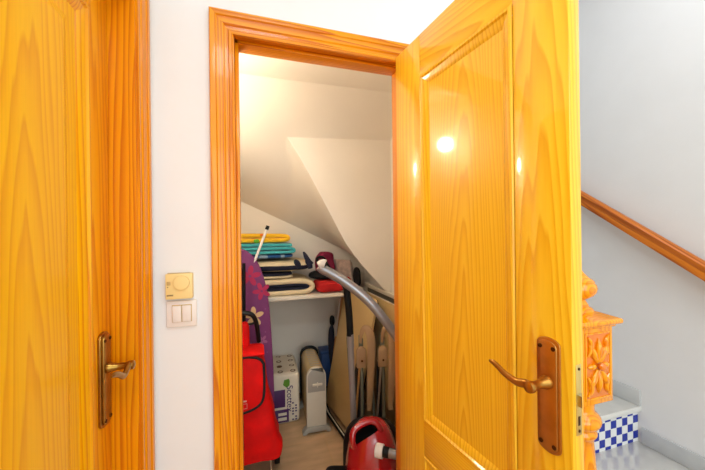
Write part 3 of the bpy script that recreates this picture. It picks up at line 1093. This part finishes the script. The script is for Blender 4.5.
# things at the right end of the shelf
soft('folded_cloth', 'bright red folded cloth at the end of the closet shelf', 'cloth', (0.560, SHY + 0.13, SHZ + 0.047), (0.220, 0.25, 0.088), REDC, 4.5, 0.006, 9, 1.0)
soft('folded_cloth', 'black cloth heaped between the striped cushions and the red cloth', 'cloth', (0.515, SHY + 0.19, SHZ + 0.125), (0.20, 0.22, 0.060), BLKC, 2.6, 0.010, 10, 5.0)
mg = thing('cloth_bag', 'crumpled magenta cloth bag with dark straps on the shelf', 'bag', (0.582, SHY + 0.37, SHZ + 0.004))
MB().pillow((0, 0, 0.150), (0.16, 0.14, 0.29), 2.8, 16, 0.022, 13, None, 7.0).build('body', MAGENTA, mg, angle=80)
b = MB()
b.tube([(-0.075, -0.05, 0.20), (-0.085, -0.07, 0.25), (-0.03, -0.09, 0.26), (0.0, -0.085, 0.20), (0.03, -0.08, 0.15)], 0.012, 8, None, 2, flat=0.5)
b.build('strap', BLACKF, mg)
soft('cloth_bundle', 'small red cloth bundle wedged in front of the leaning magazines', 'cloth', (0.735, SHY + 0.212, SHZ + 0.052), (0.075, 0.075, 0.085), REDC, 2.4, 0.008, 14, 9.0)
for k, (x, m_, lab) in enumerate(((0.766, PINKPR, 'pale printed magazine leaning steeply beside the magenta bag'), (0.786, PHOTOP, 'pink printed magazine leaning under the stair soffit'))):
    mz = thing('magazine', lab, 'magazine', (x, SHY + 0.345 + 0.03 * k, SHZ + 0.003), R(38), group='magazines on the shelf')
    M = Matrix.Rotation(R(-12), 4, 'Y')
    MB().box((0, 0, 0.115 - 0.01 * k), (0.012, 0.16, 0.23 - 0.02 * k), 0.001, M).build('pages', WHITEPAG, mz)
    MB().box((-0.0075, 0, 0.115 - 0.01 * k), (0.002, 0.163, 0.232 - 0.02 * k), 0, M).build('cover', m_, mz)
soft('dark_bag', 'dark bag stuffed behind the magazines under the soffit', 'bag', (0.832, SHY + 0.235, SHZ + 0.083), (0.050, 0.12, 0.16), BLACKF, 2.6, 0.006, 9, 3.0)

# ------------------------------------------------------------------ ironing board
ib = thing('ironing_board', 'ironing board with purple flowered cover standing on end', 'ironing board', (-0.108, 2.06, 0), 0.0)
right = [(0.215, 0.03), (0.222, 0.33), (0.210, 0.70), (0.195, 0.95), (0.170, 1.09), (0.132, 1.20), (0.085, 1.262), (0.035, 1.292), (0.0, 1.298)]
pts = right + [(-x * 0.9, z) for x, z in right[::-1][1:]]
# smooth outline
for _ in range(2):
    q = []
    for i in range(len(pts)):
        a, c = Vector(pts[i]), Vector(pts[(i + 1) % len(pts)])
        q += [tuple(a.lerp(c, 0.25)), tuple(a.lerp(c, 0.75))]
    pts = q
MT = Matrix.Rotation(R(-3), 4, 'X')
cv = MB().prism(pts, 'y', 0, 0.03, 0.009, MT).build('cover', BOARDC, ib, angle=40)


def flower(cx_, cz_, r_, m_, petals, rot, name='flower_print'):
    b_ = MB()
    for k in range(petals):
        a = R(rot) + 2 * PI * k / petals
        d = Vector((math.cos(a), 0, math.sin(a)))
        c_ = Vector((cx_, 0, cz_)) + d * r_ * 0.62
        M_ = MT @ Matrix.Translation((c_.x, -0.0008, c_.z)) @ Matrix.Rotation(-a, 4, 'Y')
        oo = [(r_ * 0.5 * math.cos(2 * PI * j / 14), r_ * 0.27 * math.sin(2 * PI * j / 14)) for j in range(14)]
        b_.prism(oo, 'y', 0, 0.001, 0, M_)
    return b_.build(name, m_, cv)


flower(0.098, 0.855, 0.058, FLOWC, 5, 20)
flower(0.148, 0.700, 0.032, FLOWP, 5, 50)
flower(0.078, 1.115, 0.062, FLOWR, 5, 10)
flower(0.150, 1.015, 0.052, FLOWR, 5, 40)
flower(0.030, 0.62, 0.06, FLOWC, 5, 0)
flower(0.12, 0.48, 0.05, FLOWP, 5, 30)
flower(-0.06, 0.98, 0.06, FLOWC, 5, 60)
lg = MB().tube([(0.075, 0.075, 1.12), (0.190, 0.060, 1.425)], 0.0085, 12).build('leg', WHITEP, ib)
MB().tube([(0.185, 0.0605, 1.412), (0.194, 0.0595, 1.437)], 0.0115, 12).build('end_cap', BLACKP, lg)
b = MB()
b.tube([(0.075, 0.075, 1.12), (0.03, 0.075, 1.00), (-0.08, 0.075, 0.75), (-0.10, 0.075, 0.20)], 0.0085, 10)
b.build('leg', WHITEP, ib)

# dark pole between jamb and board
po = MB().tube([(0, 0, 0), (0.004, 0.002, 0.6), (0.008, 0.004, 1.205)], 0.0105, 12).build('pole', BLACKP)
po.location = (-0.072, 2.028, 0)
tag(po, 'thin black pole standing between the door jamb and the ironing board', 'pole')
# ------------------------------------------------------------------ shopping trolley
tr = thing('shopping_trolley', 'red fabric shopping trolley with black handle beside the ironing board', 'shopping trolley', (-0.06, 1.86, 0))
# bag: tapered, wider at the bottom, soft
t = bmesh.new()
bmesh.ops.create_cube(t, size=2.0)
bmesh.ops.subdivide_edges(t, edges=t.edges[:], cuts=16, use_grid_fill=True)
for v in t.verts:
    x, y, z = v.co
    m_ = (abs(x) ** 7 + abs(y) ** 7) ** (1 / 7) if max(abs(x), abs(y)) > 0 else 1
    mm = max(abs(x), abs(y), 1e-6)
    k = mm / m_ if m_ > 0 else 1
    x, y = x * k, y * k
    zz = (z + 1) / 2
    hw = 0.192 - 0.115 * max(0, zz - 0.12) ** 0.85 * 1.05
    hd = 0.125 - 0.035 * zz
    p = Vector((x * hw, y * hd, 0.165 + zz * 0.565))
    p.x += 0.022 * max(0, zz - 0.4)
    q = noise.noise_vector(p * 9 + Vector((3, 1, 8))) * 0.012
    q2 = noise.noise_vector(Vector((p.x * 22, p.y * 22, p.z * 6))) * 0.005
    p += q + q2
    if zz < 0.02:
        p.z += 0.03 * (0.5 - x * 0.5) * 0
    v.co = p
b = MB()
b.merge(t)
bag = b.build('bag', RED, tr, angle=80)
# flap with black piping
flap = [(-0.10, 0.735), (0.098, 0.735), (0.102, 0.62), (0.100, 0.535), (0.088, 0.492), (0.055, 0.470), (0.0, 0.455), (-0.10, 0.448)]


def fy(x, z):
    return -0.119 - 0.012 * (0.735 - z) / 0.3 - 0.012


t = bmesh.new()
grid = []
for i in range(13):
    row = []
    z = 0.742 - i * 0.0225
    for k in range(13):
        x = -0.11 + k * 0.0175
        row.append((x, z))
    grid.append(row)
fl = MB()
n_ = len(flap)
Q = flap
for _ in range(2):
    q = [Q[0]]
    for i in range(len(Q) - 1):
        a, c = Vector(Q[i]), Vector(Q[i + 1])
        q += [tuple(a.lerp(c, 0.25)), tuple(a.lerp(c, 0.75))]
    q.append(Q[-1])
    Q = q
fl.prism(Q, 'y', -0.007, 0.007, 0.003, Matrix.Translation((0, -0.122, 0)) @ Matrix.Translation((0, 0, 0.735)) @ Matrix.Rotation(R(-4), 4, 'X') @ Matrix.Translation((0, 0, -0.735)))
fl.box((0, -0.055, 0.742), (0.21, 0.15, 0.014), 0.006)
fo = fl.build('flap', RED, bag, angle=50)
MF = Matrix.Translation((0, -0.122, 0)) @ Matrix.Translation((0, 0, 0.735)) @ Matrix.Rotation(R(-4), 4, 'X') @ Matrix.Translation((0, 0, -0.735))
b = MB()
b.tube([MF @ Vector((x, -0.004, z)) for x, z in Q[1:]], 0.0075, 8)
b.build('piping', BLACKF, bag)
b = MB()
b.box((-0.004, -0.0078, 0.515), (0.032, 0.0012, 0.007), 0, MF)
for (cx0, cz0, sx0, sz0) in ((-0.004, 0.502, 0.036, 0.0014), (-0.004, 0.478, 0.036, 0.0014), (0.014, 0.490, 0.0014, 0.024), (-0.022, 0.490, 0.0014, 0.024)):
    b.box((cx0, -0.0078, cz0), (sx0, 0.0012, sz0), 0, MF)
b.build('logo_label', LABELW, bag)
# strap below the flap
b = MB()
b.tube([(-0.012, -0.140, 0.45), (-0.008, -0.146, 0.40), (-0.010, -0.150, 0.33), (-0.012, -0.152, 0.27)], [0.006, 0.006, 0.006, 0.011], 8, None, 1, flat=0.5)
b.build('strap', BLACKF, bag)
# red handle panel rising behind the flap, frame, grip, axle, wheels
b = MB()
b.pillow((-0.008, 0.04, 0.80), (0.070, 0.05, 0.16), 4, 8, 0.004, 9)
b.build('neck', RED, bag, angle=80)
b = MB()
for sx_ in (-1, 1):
    b.tube([(sx_ * 0.125 * 0.7, 0.125, 0.06), (sx_ * 0.095, 0.115, 0.60), (sx_ * 0.078, 0.10, 0.76)], 0.0085, 10)
b.tube([(-0.105, 0.13, 0.12), (0.105, 0.13, 0.12)], 0.007, 8)
b.tube([(-0.12, -0.06, 0.16), (-0.12, 0.13, 0.10)], 0.006, 8)
b.tube([(0.14, -0.06, 0.16), (0.14, 0.13, 0.10)], 0.006, 8)
b.tube([(0.14, -0.085, 0.006), (0.128, -0.085, 0.165)], 0.006, 8)
b.tube([(-0.14, -0.085, 0.006), (-0.128, -0.085, 0.165)], 0.006, 8)
b.build('frame', ALU, tr)
b = MB()
b.tube([(0.078, 0.10, 0.74), (0.072, 0.07, 0.82), (0.058, 0.04, 0.90), (0.030, 0.03, 0.930), (-0.03, 0.03, 0.934), (-0.066, 0.03, 0.91), (-0.078, 0.07, 0.82), (-0.078, 0.10, 0.74)], 0.0135, 12, None, 2)
b.tube([(0.060, 0.045, 0.868), (0.035, 0.046, 0.862), (-0.06, 0.046, 0.862)], 0.007, 8)
b.build('grip', GUNM, tr)
for sx_ in (-0.165, 0.175):
    wh = MB().tube([(sx_ - 0.014, 0.10, 0.082), (sx_ + 0.014, 0.10, 0.082)], 0.080, 28)
    wh.build('wheel', BLACKP, tr, angle=50)
b = MB()
b.tube([(-0.165, 0.10, 0.082), (0.165, 0.10, 0.082)], 0.006, 8)
b.build('axle', ALU, tr)

# ------------------------------------------------------------------ toilet paper pack
tp = thing('toilet_paper_pack', 'large plastic wrapped pack of toilet rolls on the closet floor', 'toilet paper', (0.170, 2.32, 0), R(-1))
TW, TD, THH = 0.275, 0.395, 0.365
b = MB()
b.pillow((0, TD / 2, THH / 2), (TW, TD, THH), 14, 18, 0.004, 9, None, 2.2)
wr = b.build('wrapper', PAPER, tp, angle=60)
for i in range(3):
    for k in range(4):
        x = -TW / 2 + TW / 3 * (i + 0.5)
        y = TD / 4 * (k + 0.5)
        MB().lathe([(0.020, 0), (0.020, 0.003), (0.013, 0.0035), (0.012, 0.0)], 18, Matrix.Translation((x, y, THH - 0.001))).build('roll_core', CORE, wr)
b = MB()
b.span((-TW / 2 + 0.002, -0.0030, 0.130), (0.030, -0.0008, 0.255), 0.0005)
b.span((-TW / 2 + 0.002, -0.0030, 0.020), (0.055, -0.0008, 0.112), 0.0005)
lb = b.build('purple_panel', PURP, wr)
b = MB()
b.span((-0.02, -0.0042, 0.070), (0.040, -0.0028, 0.090))
b.span((-0.02, -0.0042, 0.034), (0.040, -0.0028, 0.056))
b.build('white_panel', PAPER, wr)
MB().prism([(0, 0), (0.022, 0.014), (0.024, 0.045), (0.018, 0.062), (-0.016, 0.056), (-0.024, 0.022)], 'y', -0.0034, -0.001, 0, Matrix.Translation((0.040, 0, 0.268))).build('leaf_print', GREENL, wr)


def text(s, size, M, m, parent, name='lettering'):
    cu_ = bpy.data.curves.new(name, 'FONT')
    cu_.body = s
    cu_.size = size
    cu_.extrude = 0.0006
    cu_.align_x = 'CENTER'
    cu_.align_y = 'CENTER'
    o_ = bpy.data.objects.new(name, cu_)
    C.objects.link(o_)
    dg = bpy.context.evaluated_depsgraph_get()
    me = bpy.data.meshes.new_from_object(o_.evaluated_get(dg))
    bpy.data.objects.remove(o_)
    me.transform(M)
    me.materials.append(m)
    o2 = bpy.data.objects.new(name, me)
    C.objects.link(o2)
    o2.parent = parent
    return o2


text('Scottex', 0.062, Matrix.Translation((0.062, -0.0022, 0.185)) @ Matrix.Rotation(R(90), 4, 'X') @ Matrix.Rotation(R(-90), 4, 'Z'), INK, wr)
b = MB()
for i in range(7):
    for k in range(2):
        if (i * 3 + k) % 4 == 3:
            continue
        b.box((0.085 + k * 0.022, -0.0020, 0.030 + i * 0.020), (0.013, 0.001, 0.010), 0.0004)
b.build('small_print', INK, wr)

# ------------------------------------------------------------------ heater
he = thing('radiator_heater', 'slim beige electric heater on grey feet beside the toilet rolls', 'heater', (0.400, 2.155, 0), R(-2.5))
HW, HD, HH = 0.128, 0.40, 0.445
prof = [(-HW / 2, 0.045), (HW / 2, 0.045), (HW / 2, HH - 0.055)] + arc(HW / 2 - 0.055, HH - 0.055, 0.055, 0, 90, 6) + arc(-HW / 2 + 0.055, HH - 0.055, 0.055, 90, 180, 6)
MB().prism(prof, 'y', 0.03, HD, 0.004).build('body', HEATTOP, he, angle=40)
fp = [(-HW / 2 - 0.004, 0.045), (HW / 2 + 0.004, 0.045), (HW / 2 + 0.004, HH - 0.062)] + arc(HW / 2 - 0.062, HH - 0.058, 0.066, 0, 90, 8) + arc(-HW / 2 + 0.062, HH - 0.058, 0.066, 90, 180, 8)
fr = MB().prism(fp, 'y', 0.0, 0.032, 0.006).build('front_panel', HEAT, he, angle=40)
cpn = [(-HW / 2 + 0.004, 0.285), (HW / 2 - 0.004, 0.285), (HW / 2 - 0.004, HH - 0.066)] + arc(HW / 2 - 0.066, HH - 0.062, 0.062, 0, 90, 8) + arc(-HW / 2 + 0.066, HH - 0.062, 0.062, 90, 180, 8)
cpl = MB().prism(cpn, 'y', -0.003, 0.004, 0.002).build('control_panel', HEATG, fr, angle=40)
b = MB()
b.box((0.006, -0.006, 0.335), (0.070, 0.008, 0.016), 0.003)
b.box((0.006, -0.008, 0.335), (0.006, 0.01, 0.034), 0.002)
b.build('control_knob', HEAT, cpl)
bp = [(-HW / 2 - 0.012, 0.045), (HW / 2 + 0.012, 0.045), (HW / 2 + 0.012, HH - 0.05)] + arc(HW / 2 - 0.055, HH - 0.045, 0.067, 0, 90, 8) + arc(-HW / 2 + 0.055, HH - 0.045, 0.067, 90, 180, 8)
MB().prism(bp, 'y', HD, HD + 0.014, 0.004).build('rear_panel', BLACKP, he, angle=40)
ft = [(-0.098, 0.0), (-0.075, 0.0), (-0.060, 0.012), (0.060, 0.012), (0.075, 0.0), (0.098, 0.0), (0.098, 0.012), (0.085, 0.030), (0.060, 0.046), (-0.060, 0.046), (-0.085, 0.030), (-0.098, 0.012)]
for y in (-0.012, HD - 0.07):
    MB().prism(ft, 'y', y, y + 0.055, 0.004).build('foot', HEATG, he, angle=40)
b = MB()
for k in range(9):
    b.box((0, 0.065 + k * 0.037, HH + 0.0005), (0.07, 0.012, 0.002), 0.0008)
b.build('vent_slots', HEATG, he)

# blue container and dark umbrella behind
bl = thing('blue_box', 'blue plastic box standing behind the heater', 'box', (0.595, 2.61, -0.03))
MB().box((0, 0.06, 0.215), (0.14, 0.13, 0.37), 0.02).build('body', BLUE, bl, angle=40)
MB().box((0, 0.06, 0.409), (0.15, 0.14, 0.024), 0.008).build('lid', BLUE, bl, angle=40)
um = thing('folded_umbrella', 'dark folded umbrella standing beside the cream folding table', 'umbrella', (0.606, 2.560, -0.13), 0)
MB().tube([(0.01, -0.03, 0.30), (0.006, -0.02, 0.42), (0.0, 0, 0.58), (0.0, 0.0, 0.70), (0.005, 0.0, 0.745)], [0.006, 0.022, 0.030, 0.026, 0.010], 10, None, 2).build('canopy', NAVY, um, angle=60)
MB().tube([(0.012, -0.035, 0.132), (0.010, -0.03, 0.30)], 0.005, 8).build('shaft', BLACKP, um)
MB().pillow((0.008, 0, 0.785), (0.042, 0.042, 0.085), 2.6, 8).build('handle', BLACKP, um)

# ------------------------------------------------------------------ folded furniture at the right
# white framed folding table flat on the right wall
ft_ = thing('folding_table', 'white framed folding table standing upright against the closet wall', 'folding table', (0.925, 0, 0))
b = MB()
for lo, hi in (((-0.016, 1.72, 0.01), (0.016, 1.758, 0.955)), ((-0.016, 2.54, 0.01), (0.016, 2.578, 0.955)), ((-0.016, 1.758, 0.925), (0.016, 2.54, 0.955)), ((-0.016, 1.758, 0.01), (0.016, 2.54, 0.04))):
    b.span(lo, hi, 0.004)
b.build('frame', HEAT, ft_, angle=35)
MB().span((0.002, 1.756, 0.038), (0.012, 2.542, 0.927)).build('panel', TABLEG, ft_)
# cream board in front of it with rounded corners
b2 = thing('table_leaf', 'cream rounded table board standing in front of the white framed table', 'board', (0.855, 0, 0))
o_ = [(1.80, 0.005), (2.44, 0.005)] + arc(2.40, 0.865, 0.04, 0, 90, 6) + arc(1.84, 0.865, 0.04, 90, 180, 6)
MB().prism(o_, 'x', -0.011, 0.011, 0.003, Matrix.Rotation(R(1.0), 4, 'Y')).build('board', CREAMB, b2, angle=40)
MB().prism([(y_ * 1.0 + (0.004 if y_ > 2.15 else -0.004), z_ + (0.004 if z_ > 0.1 else 0)) for y_, z_ in o_], 'x', 0.0, 0.009, 0, Matrix.Rotation(R(1.0), 4, 'Y')).build('edge_band', HEAT, b2, angle=40)

# leaning cream folding table, dark tube legs
lt = thing('folding_table', 'cream folding table leaning on its side with dark legs, beside the heater', 'folding table', (0.0, 0.0, 0))
A = Vector((0.526, 2.43, 0.07))
Bv = Vector((0.599, 1.935, 0.07))
ud = (Bv - A).normalized()
vd = Vector((0.195, 0.03, 0.90))
vd = (vd - ud * vd.dot(ud)).normalized()
nd = ud.cross(vd).normalized()
M = Matrix(((ud.x, nd.x, vd.x, A.x), (ud.y, nd.y, vd.y, A.y), (ud.z, nd.z, vd.z, A.z), (0, 0, 0, 1)))
LL_, HH_ = (Bv - A).length, 0.885
o_ = arc(0.03, 0.03, 0.03, 180, 270, 5) + arc(LL_ - 0.03, 0.03, 0.03, 270, 360, 5) + arc(LL_ - 0.05, HH_ - 0.05, 0.05, 0, 90, 6) + arc(0.05, HH_ - 0.05, 0.05, 90, 180, 6)
MB().prism(o_, 'y', -0.011, 0.011, 0.003, M).build('board', CREAMB, lt, angle=40)
MB().prism([(x * 0.996 + 0.001, z * 0.996 + 0.001) for x, z in o_], 'y', -0.018, -0.010, 0, M).build('edge_band', BLACKP, lt, angle=40)
for off, rr_, m_ in ((0.030, 0.007, BLACKP), (0.044, 0.006, HEAT), (0.058, 0.007, BLACKP)):
    b = MB()
    b.tube([M @ Vector((0.004, off - 0.012, 0.11)), M @ Vector((0.03, off - 0.012, -0.035 + off * 0.2)), M @ Vector((LL_ * 0.95, off - 0.012, -0.05 + off * 0.3))], rr_, 10, None, 1)
    b.build('leg', m_, lt)

# wooden batten and thin rod behind
wb = thing('wooden_batten', 'brown wooden slat with a thin metal rod behind the black vacuum tube', 'slat', (0, 0, 0))
MB().box((0, 0, 0.44), (0.030, 0.016, 0.86), 0.004, Matrix.Translation((0.560, 2.488, 0.0)) @ Matrix.Rotation(R(8), 4, 'Y')).build('slat', TAN, wb)
MB().tube([(0.624, 2.472, 0.55), (0.664, 2.474, 0.86)], 0.006, 8).build('rod', ALU, wb)


# folded garden chairs with beige arms
def garden_chair(x, y, rz, label):
    c_ = thing('garden_chair', label, 'folding chair', (x, y, 0), rz, 'folded garden chairs')
    # the chair is folded flat: everything lies close to its own y-z plane (front edge seen from -y)
    b_ = MB()
    b_.tube([(0.020, 0.0, 0.34), (0.026, -0.004, 0.48), (0.034, -0.008, 0.64), (0.036, -0.006, 0.76), (0.022, 0.004, 0.815), (-0.004, 0.014, 0.822), (-0.018, 0.022, 0.79), (-0.020, 0.03, 0.73)],
            [0.014, 0.021, 0.026, 0.027, 0.024, 0.019, 0.014, 0.009], 10, None, 2, flat=0.45, ref=(1, 0, 0))
    b_.build('armrest', BEIGEP, c_, angle=60)
    b_ = MB()
    b_.box((-0.022, 0.012, 0.645), (0.058, 0.022, 0.105), 0.006)
    b_.prism(arc(-0.022, 0.685, 0.030, 0, 180, 10), 'y', 0.004, 0.022, 0.002)
    br_ = b_.build('bracket', BEIGEP, c_, angle=40)
    MB().lathe([(0.006, 0), (0.006, 0.003), (0.002, 0.005)], 12, Matrix.Translation((-0.022, 0.0, 0.635)) @ Matrix.Rotation(R(90), 4, 'X')).build('rivet', SCREW, br_)
    for k, (xa, xb, ya, m_) in enumerate(((-0.014, -0.006, 0.05, GREENT), (0.0, 0.004, 0.11, GREENT), (-0.052, -0.060, 0.16, GREENT))):
        b_ = MB()
        b_.tube([(xa, 0.02 + ya * 0.2, 0.012), (xb, ya, 0.62 + 0.05 * k), (xb + 0.01, ya + 0.03, 0.74)], 0.0095, 10)
        b_.build('leg', m_, c_)
    b_ = MB()
    b_.tube([(-0.060, 0.02, 0.27), (-0.040, 0.015, 0.50), (-0.030, 0.012, 0.64)], 0.0065, 8, flat=0.6)
    b_.build('strut', ALU if rz < 0 else TAN, c_)
    b_ = MB()
    b_.pillow((0.0, 0.12, 0.29), (0.030, 0.115, 0.56), 6, 10, 0.006, 6, None, x * 9)
    b_.build('sling', BLKC, c_, angle=80)
    b_ = MB()
    for k in range(2):
        b_.tube([(-0.028 + 0.02 * k, 0.045, 0.02), (-0.032 + 0.03 * k, 0.05, 0.56)], 0.006, 8)
    b_.build('inner_tube', BLACKP, c_)
    return c_


garden_chair(0.612, 1.728, R(0), 'folded garden chair with beige armrest, next to the leaning cream table')
garden_chair(0.735, 1.700, R(-4), 'folded garden chair with beige armrest, tucked behind the door edge')

# ------------------------------------------------------------------ vacuum cleaner
va = thing('vacuum_cleaner', 'glossy red canister vacuum cleaner with grey hose parked upright on the floor', 'vacuum cleaner', (0.560, 1.50, 0), R(-18))
t = bmesh.new()
bmesh.ops.create_uvsphere(t, u_segments=40, v_segments=28, radius=1.0)
for v in t.verts:
    x, y, z = v.co
    m_ = (abs(x) ** 2.6 + abs(y) ** 2.6 + abs(z) ** 2.6) ** (1 / 2.6)
    x, y, z = x / m_, y / m_, z / m_
    wz = 1.0 - 0.16 * z
    v.co = Vector((x * 0.134 * wz, y * (0.135 if y < 0 else 0.045) * wz, 0.226 + z * 0.215))
b = MB()
b.merge(t)
vb = b.build('body', VRED, va, angle=60)
t = bmesh.new()
bmesh.ops.create_uvsphere(t, u_segments=40, v_segments=28, radius=1.0)
for v in t.verts:
    x, y, z = v.co
    m_ = (abs(x) ** 3 + abs(y) ** 3 + abs(z) ** 3) ** (1 / 3)
    x, y, z = x / m_, y / m_, z / m_
    v.co = Vector((x * 0.150, 0.045 + y * 0.055, 0.205 + z * 0.205))
b = MB()
b.merge(t)
b.build('bumper', BLACKP, va, angle=60)
# handle recess + arched grip on top of the body
Mh = Matrix.Translation((-0.034, -0.070, 0.406)) @ Matrix.Rotation(R(-50), 4, 'X') @ Matrix.Rotation(R(-24), 4, 'Y')
MB().pillow((0, 0.012, 0), (0.130, 0.05, 0.050), 5, 10, 0, 1, Mh).build('handle_recess', RECESS, vb, angle=70)
b = MB()
b.tube([(-0.075, 0.02, -0.028), (-0.072, -0.016, -0.006), (-0.055, -0.028, 0.024), (0.0, -0.030, 0.034), (0.055, -0.028, 0.024), (0.072, -0.016, -0.006), (0.075, 0.02, -0.028)], [0.014, 0.015, 0.016, 0.016, 0.016, 0.015, 0.014], 12, Mh, 2)
b.build('carry_handle', VRED, vb, angle=60)
MB().pillow((-0.086, -0.088, 0.375), (0.016, 0.012, 0.016), 2.2, 6).build('button', mat('amber_button', (230, 150, 40), 0.3), vb)
Ms = Matrix.Translation((0.044, -0.116, 0.345)) @ Matrix.Rotation(R(70), 4, 'Z') @ Matrix.Rotation(R(90), 4, 'X')
MB().lathe([(0.031, -0.03), (0.031, 0.003), (0.028, 0.006), (0.0255, 0.006), (0.0245, -0.006), (0.001, -0.006)], 28, Ms).build('socket_ring', WHITEP, vb, angle=40)
MB().lathe([(0.0235, -0.006), (0.0235, 0.030), (0.022, 0.034)], 24, Ms).build('socket_collar', BLACKP, vb, angle=40)
# front castor / nozzle at the lower left
MB().pillow((-0.170, -0.06, 0.188), (0.13, 0.10, 0.045), 4, 10, 0, 1).build('brush_head', BLACKP, va, angle=60)
MB().tube([(-0.15, -0.03, 0.185), (-0.10, 0.03, 0.15)], 0.018, 12).build('brush_neck', BLACKP, va)
for sx_ in (-0.125, 0.125):
    MB().tube([(sx_ - 0.018, 0.0, 0.06), (sx_ + 0.018, 0.0, 0.06)], 0.060, 24).build('wheel', BLACKP, va, angle=50)
# hose in world space -> local
MW = Matrix.Translation((0.560, 1.50, 0)) @ Matrix.Rotation(R(-18), 4, 'Z')
inv = MW.inverted()
s0 = MW @ (Ms @ Vector((0, 0, 0.026)))
s1 = MW @ (Ms @ Vector((0, 0, 0.075)))
hp = [s0, s1, Vector((0.720, 1.345, 0.352)), Vector((0.790, 1.33, 0.365)), Vector((0.845, 1.35, 0.42)), Vector((0.80, 1.31, 0.62)), Vector((0.70, 1.285, 0.750)), Vector((0.640, 1.28, 0.852)),
      Vector((0.590, 1.285, 0.936)), Vector((0.500, 1.305, 1.058)), Vector((0.440, 1.325, 1.117)), Vector((0.380, 1.345, 1.165)), Vector((0.325, 1.362, 1.200)), Vector((0.287, 1.374, 1.219)), Vector((0.274, 1.376, 1.232))]
b = MB()
b.tube([inv @ p for p in hp], [0.021, 0.021, 0.021, 0.021, 0.021, 0.0205, 0.0205, 0.0205, 0.021, 0.0215, 0.022, 0.022, 0.022, 0.021, 0.0185], 20, None, 3)
ho = b.build('hose', GREYH, va, angle=60)
b = MB()
b.tube([inv @ Vector((0.276, 1.374, 1.236)), inv @ Vector((0.287, 1.369, 1.245)), inv @ Vector((0.300, 1.364, 1.241))], [0.020, 0.0205, 0.0215], 20, None, 1)
b.build('hose_end', mat('pale_grey_plastic', (206, 200, 192), 0.35), ho, angle=50)
b = MB()
b.tube([inv @ Vector((0.300, 1.364, 1.241)), inv @ Vector((0.303, 1.3625, 1.2395))], 0.014, 16)
b.build('hose_mouth', BLACKP, ho)
# telescopic tube stands by itself behind the canister
vt = thing('vacuum_tube', 'black and grey telescopic vacuum tube standing behind the red vacuum', 'vacuum tube', (0, 0, 0))
MB().tube([(0.495, 1.705, 1.075), (0.507, 1.70, 0.93), (0.512, 1.700, 0.80)], 0.0195, 16, None, 1).build('grip', BLACKP, vt, angle=60)
MB().tube([(0.512, 1.700, 0.81), (0.515, 1.700, 0.73)], 0.0195, 16).build('collar', GREYT, vt)
MB().tube([(0.5145, 1.700, 0.735), (0.535, 1.700, 0.02)], 0.0175, 16).build('tube', GREYT, vt)
MB().tube([(0.4965, 1.7045, 1.06), (0.478, 1.70, 1.098), (0.462, 1.70, 1.10)], [0.0185, 0.017, 0.012], 12, None, 1).build('elbow', BLACKP, vt)
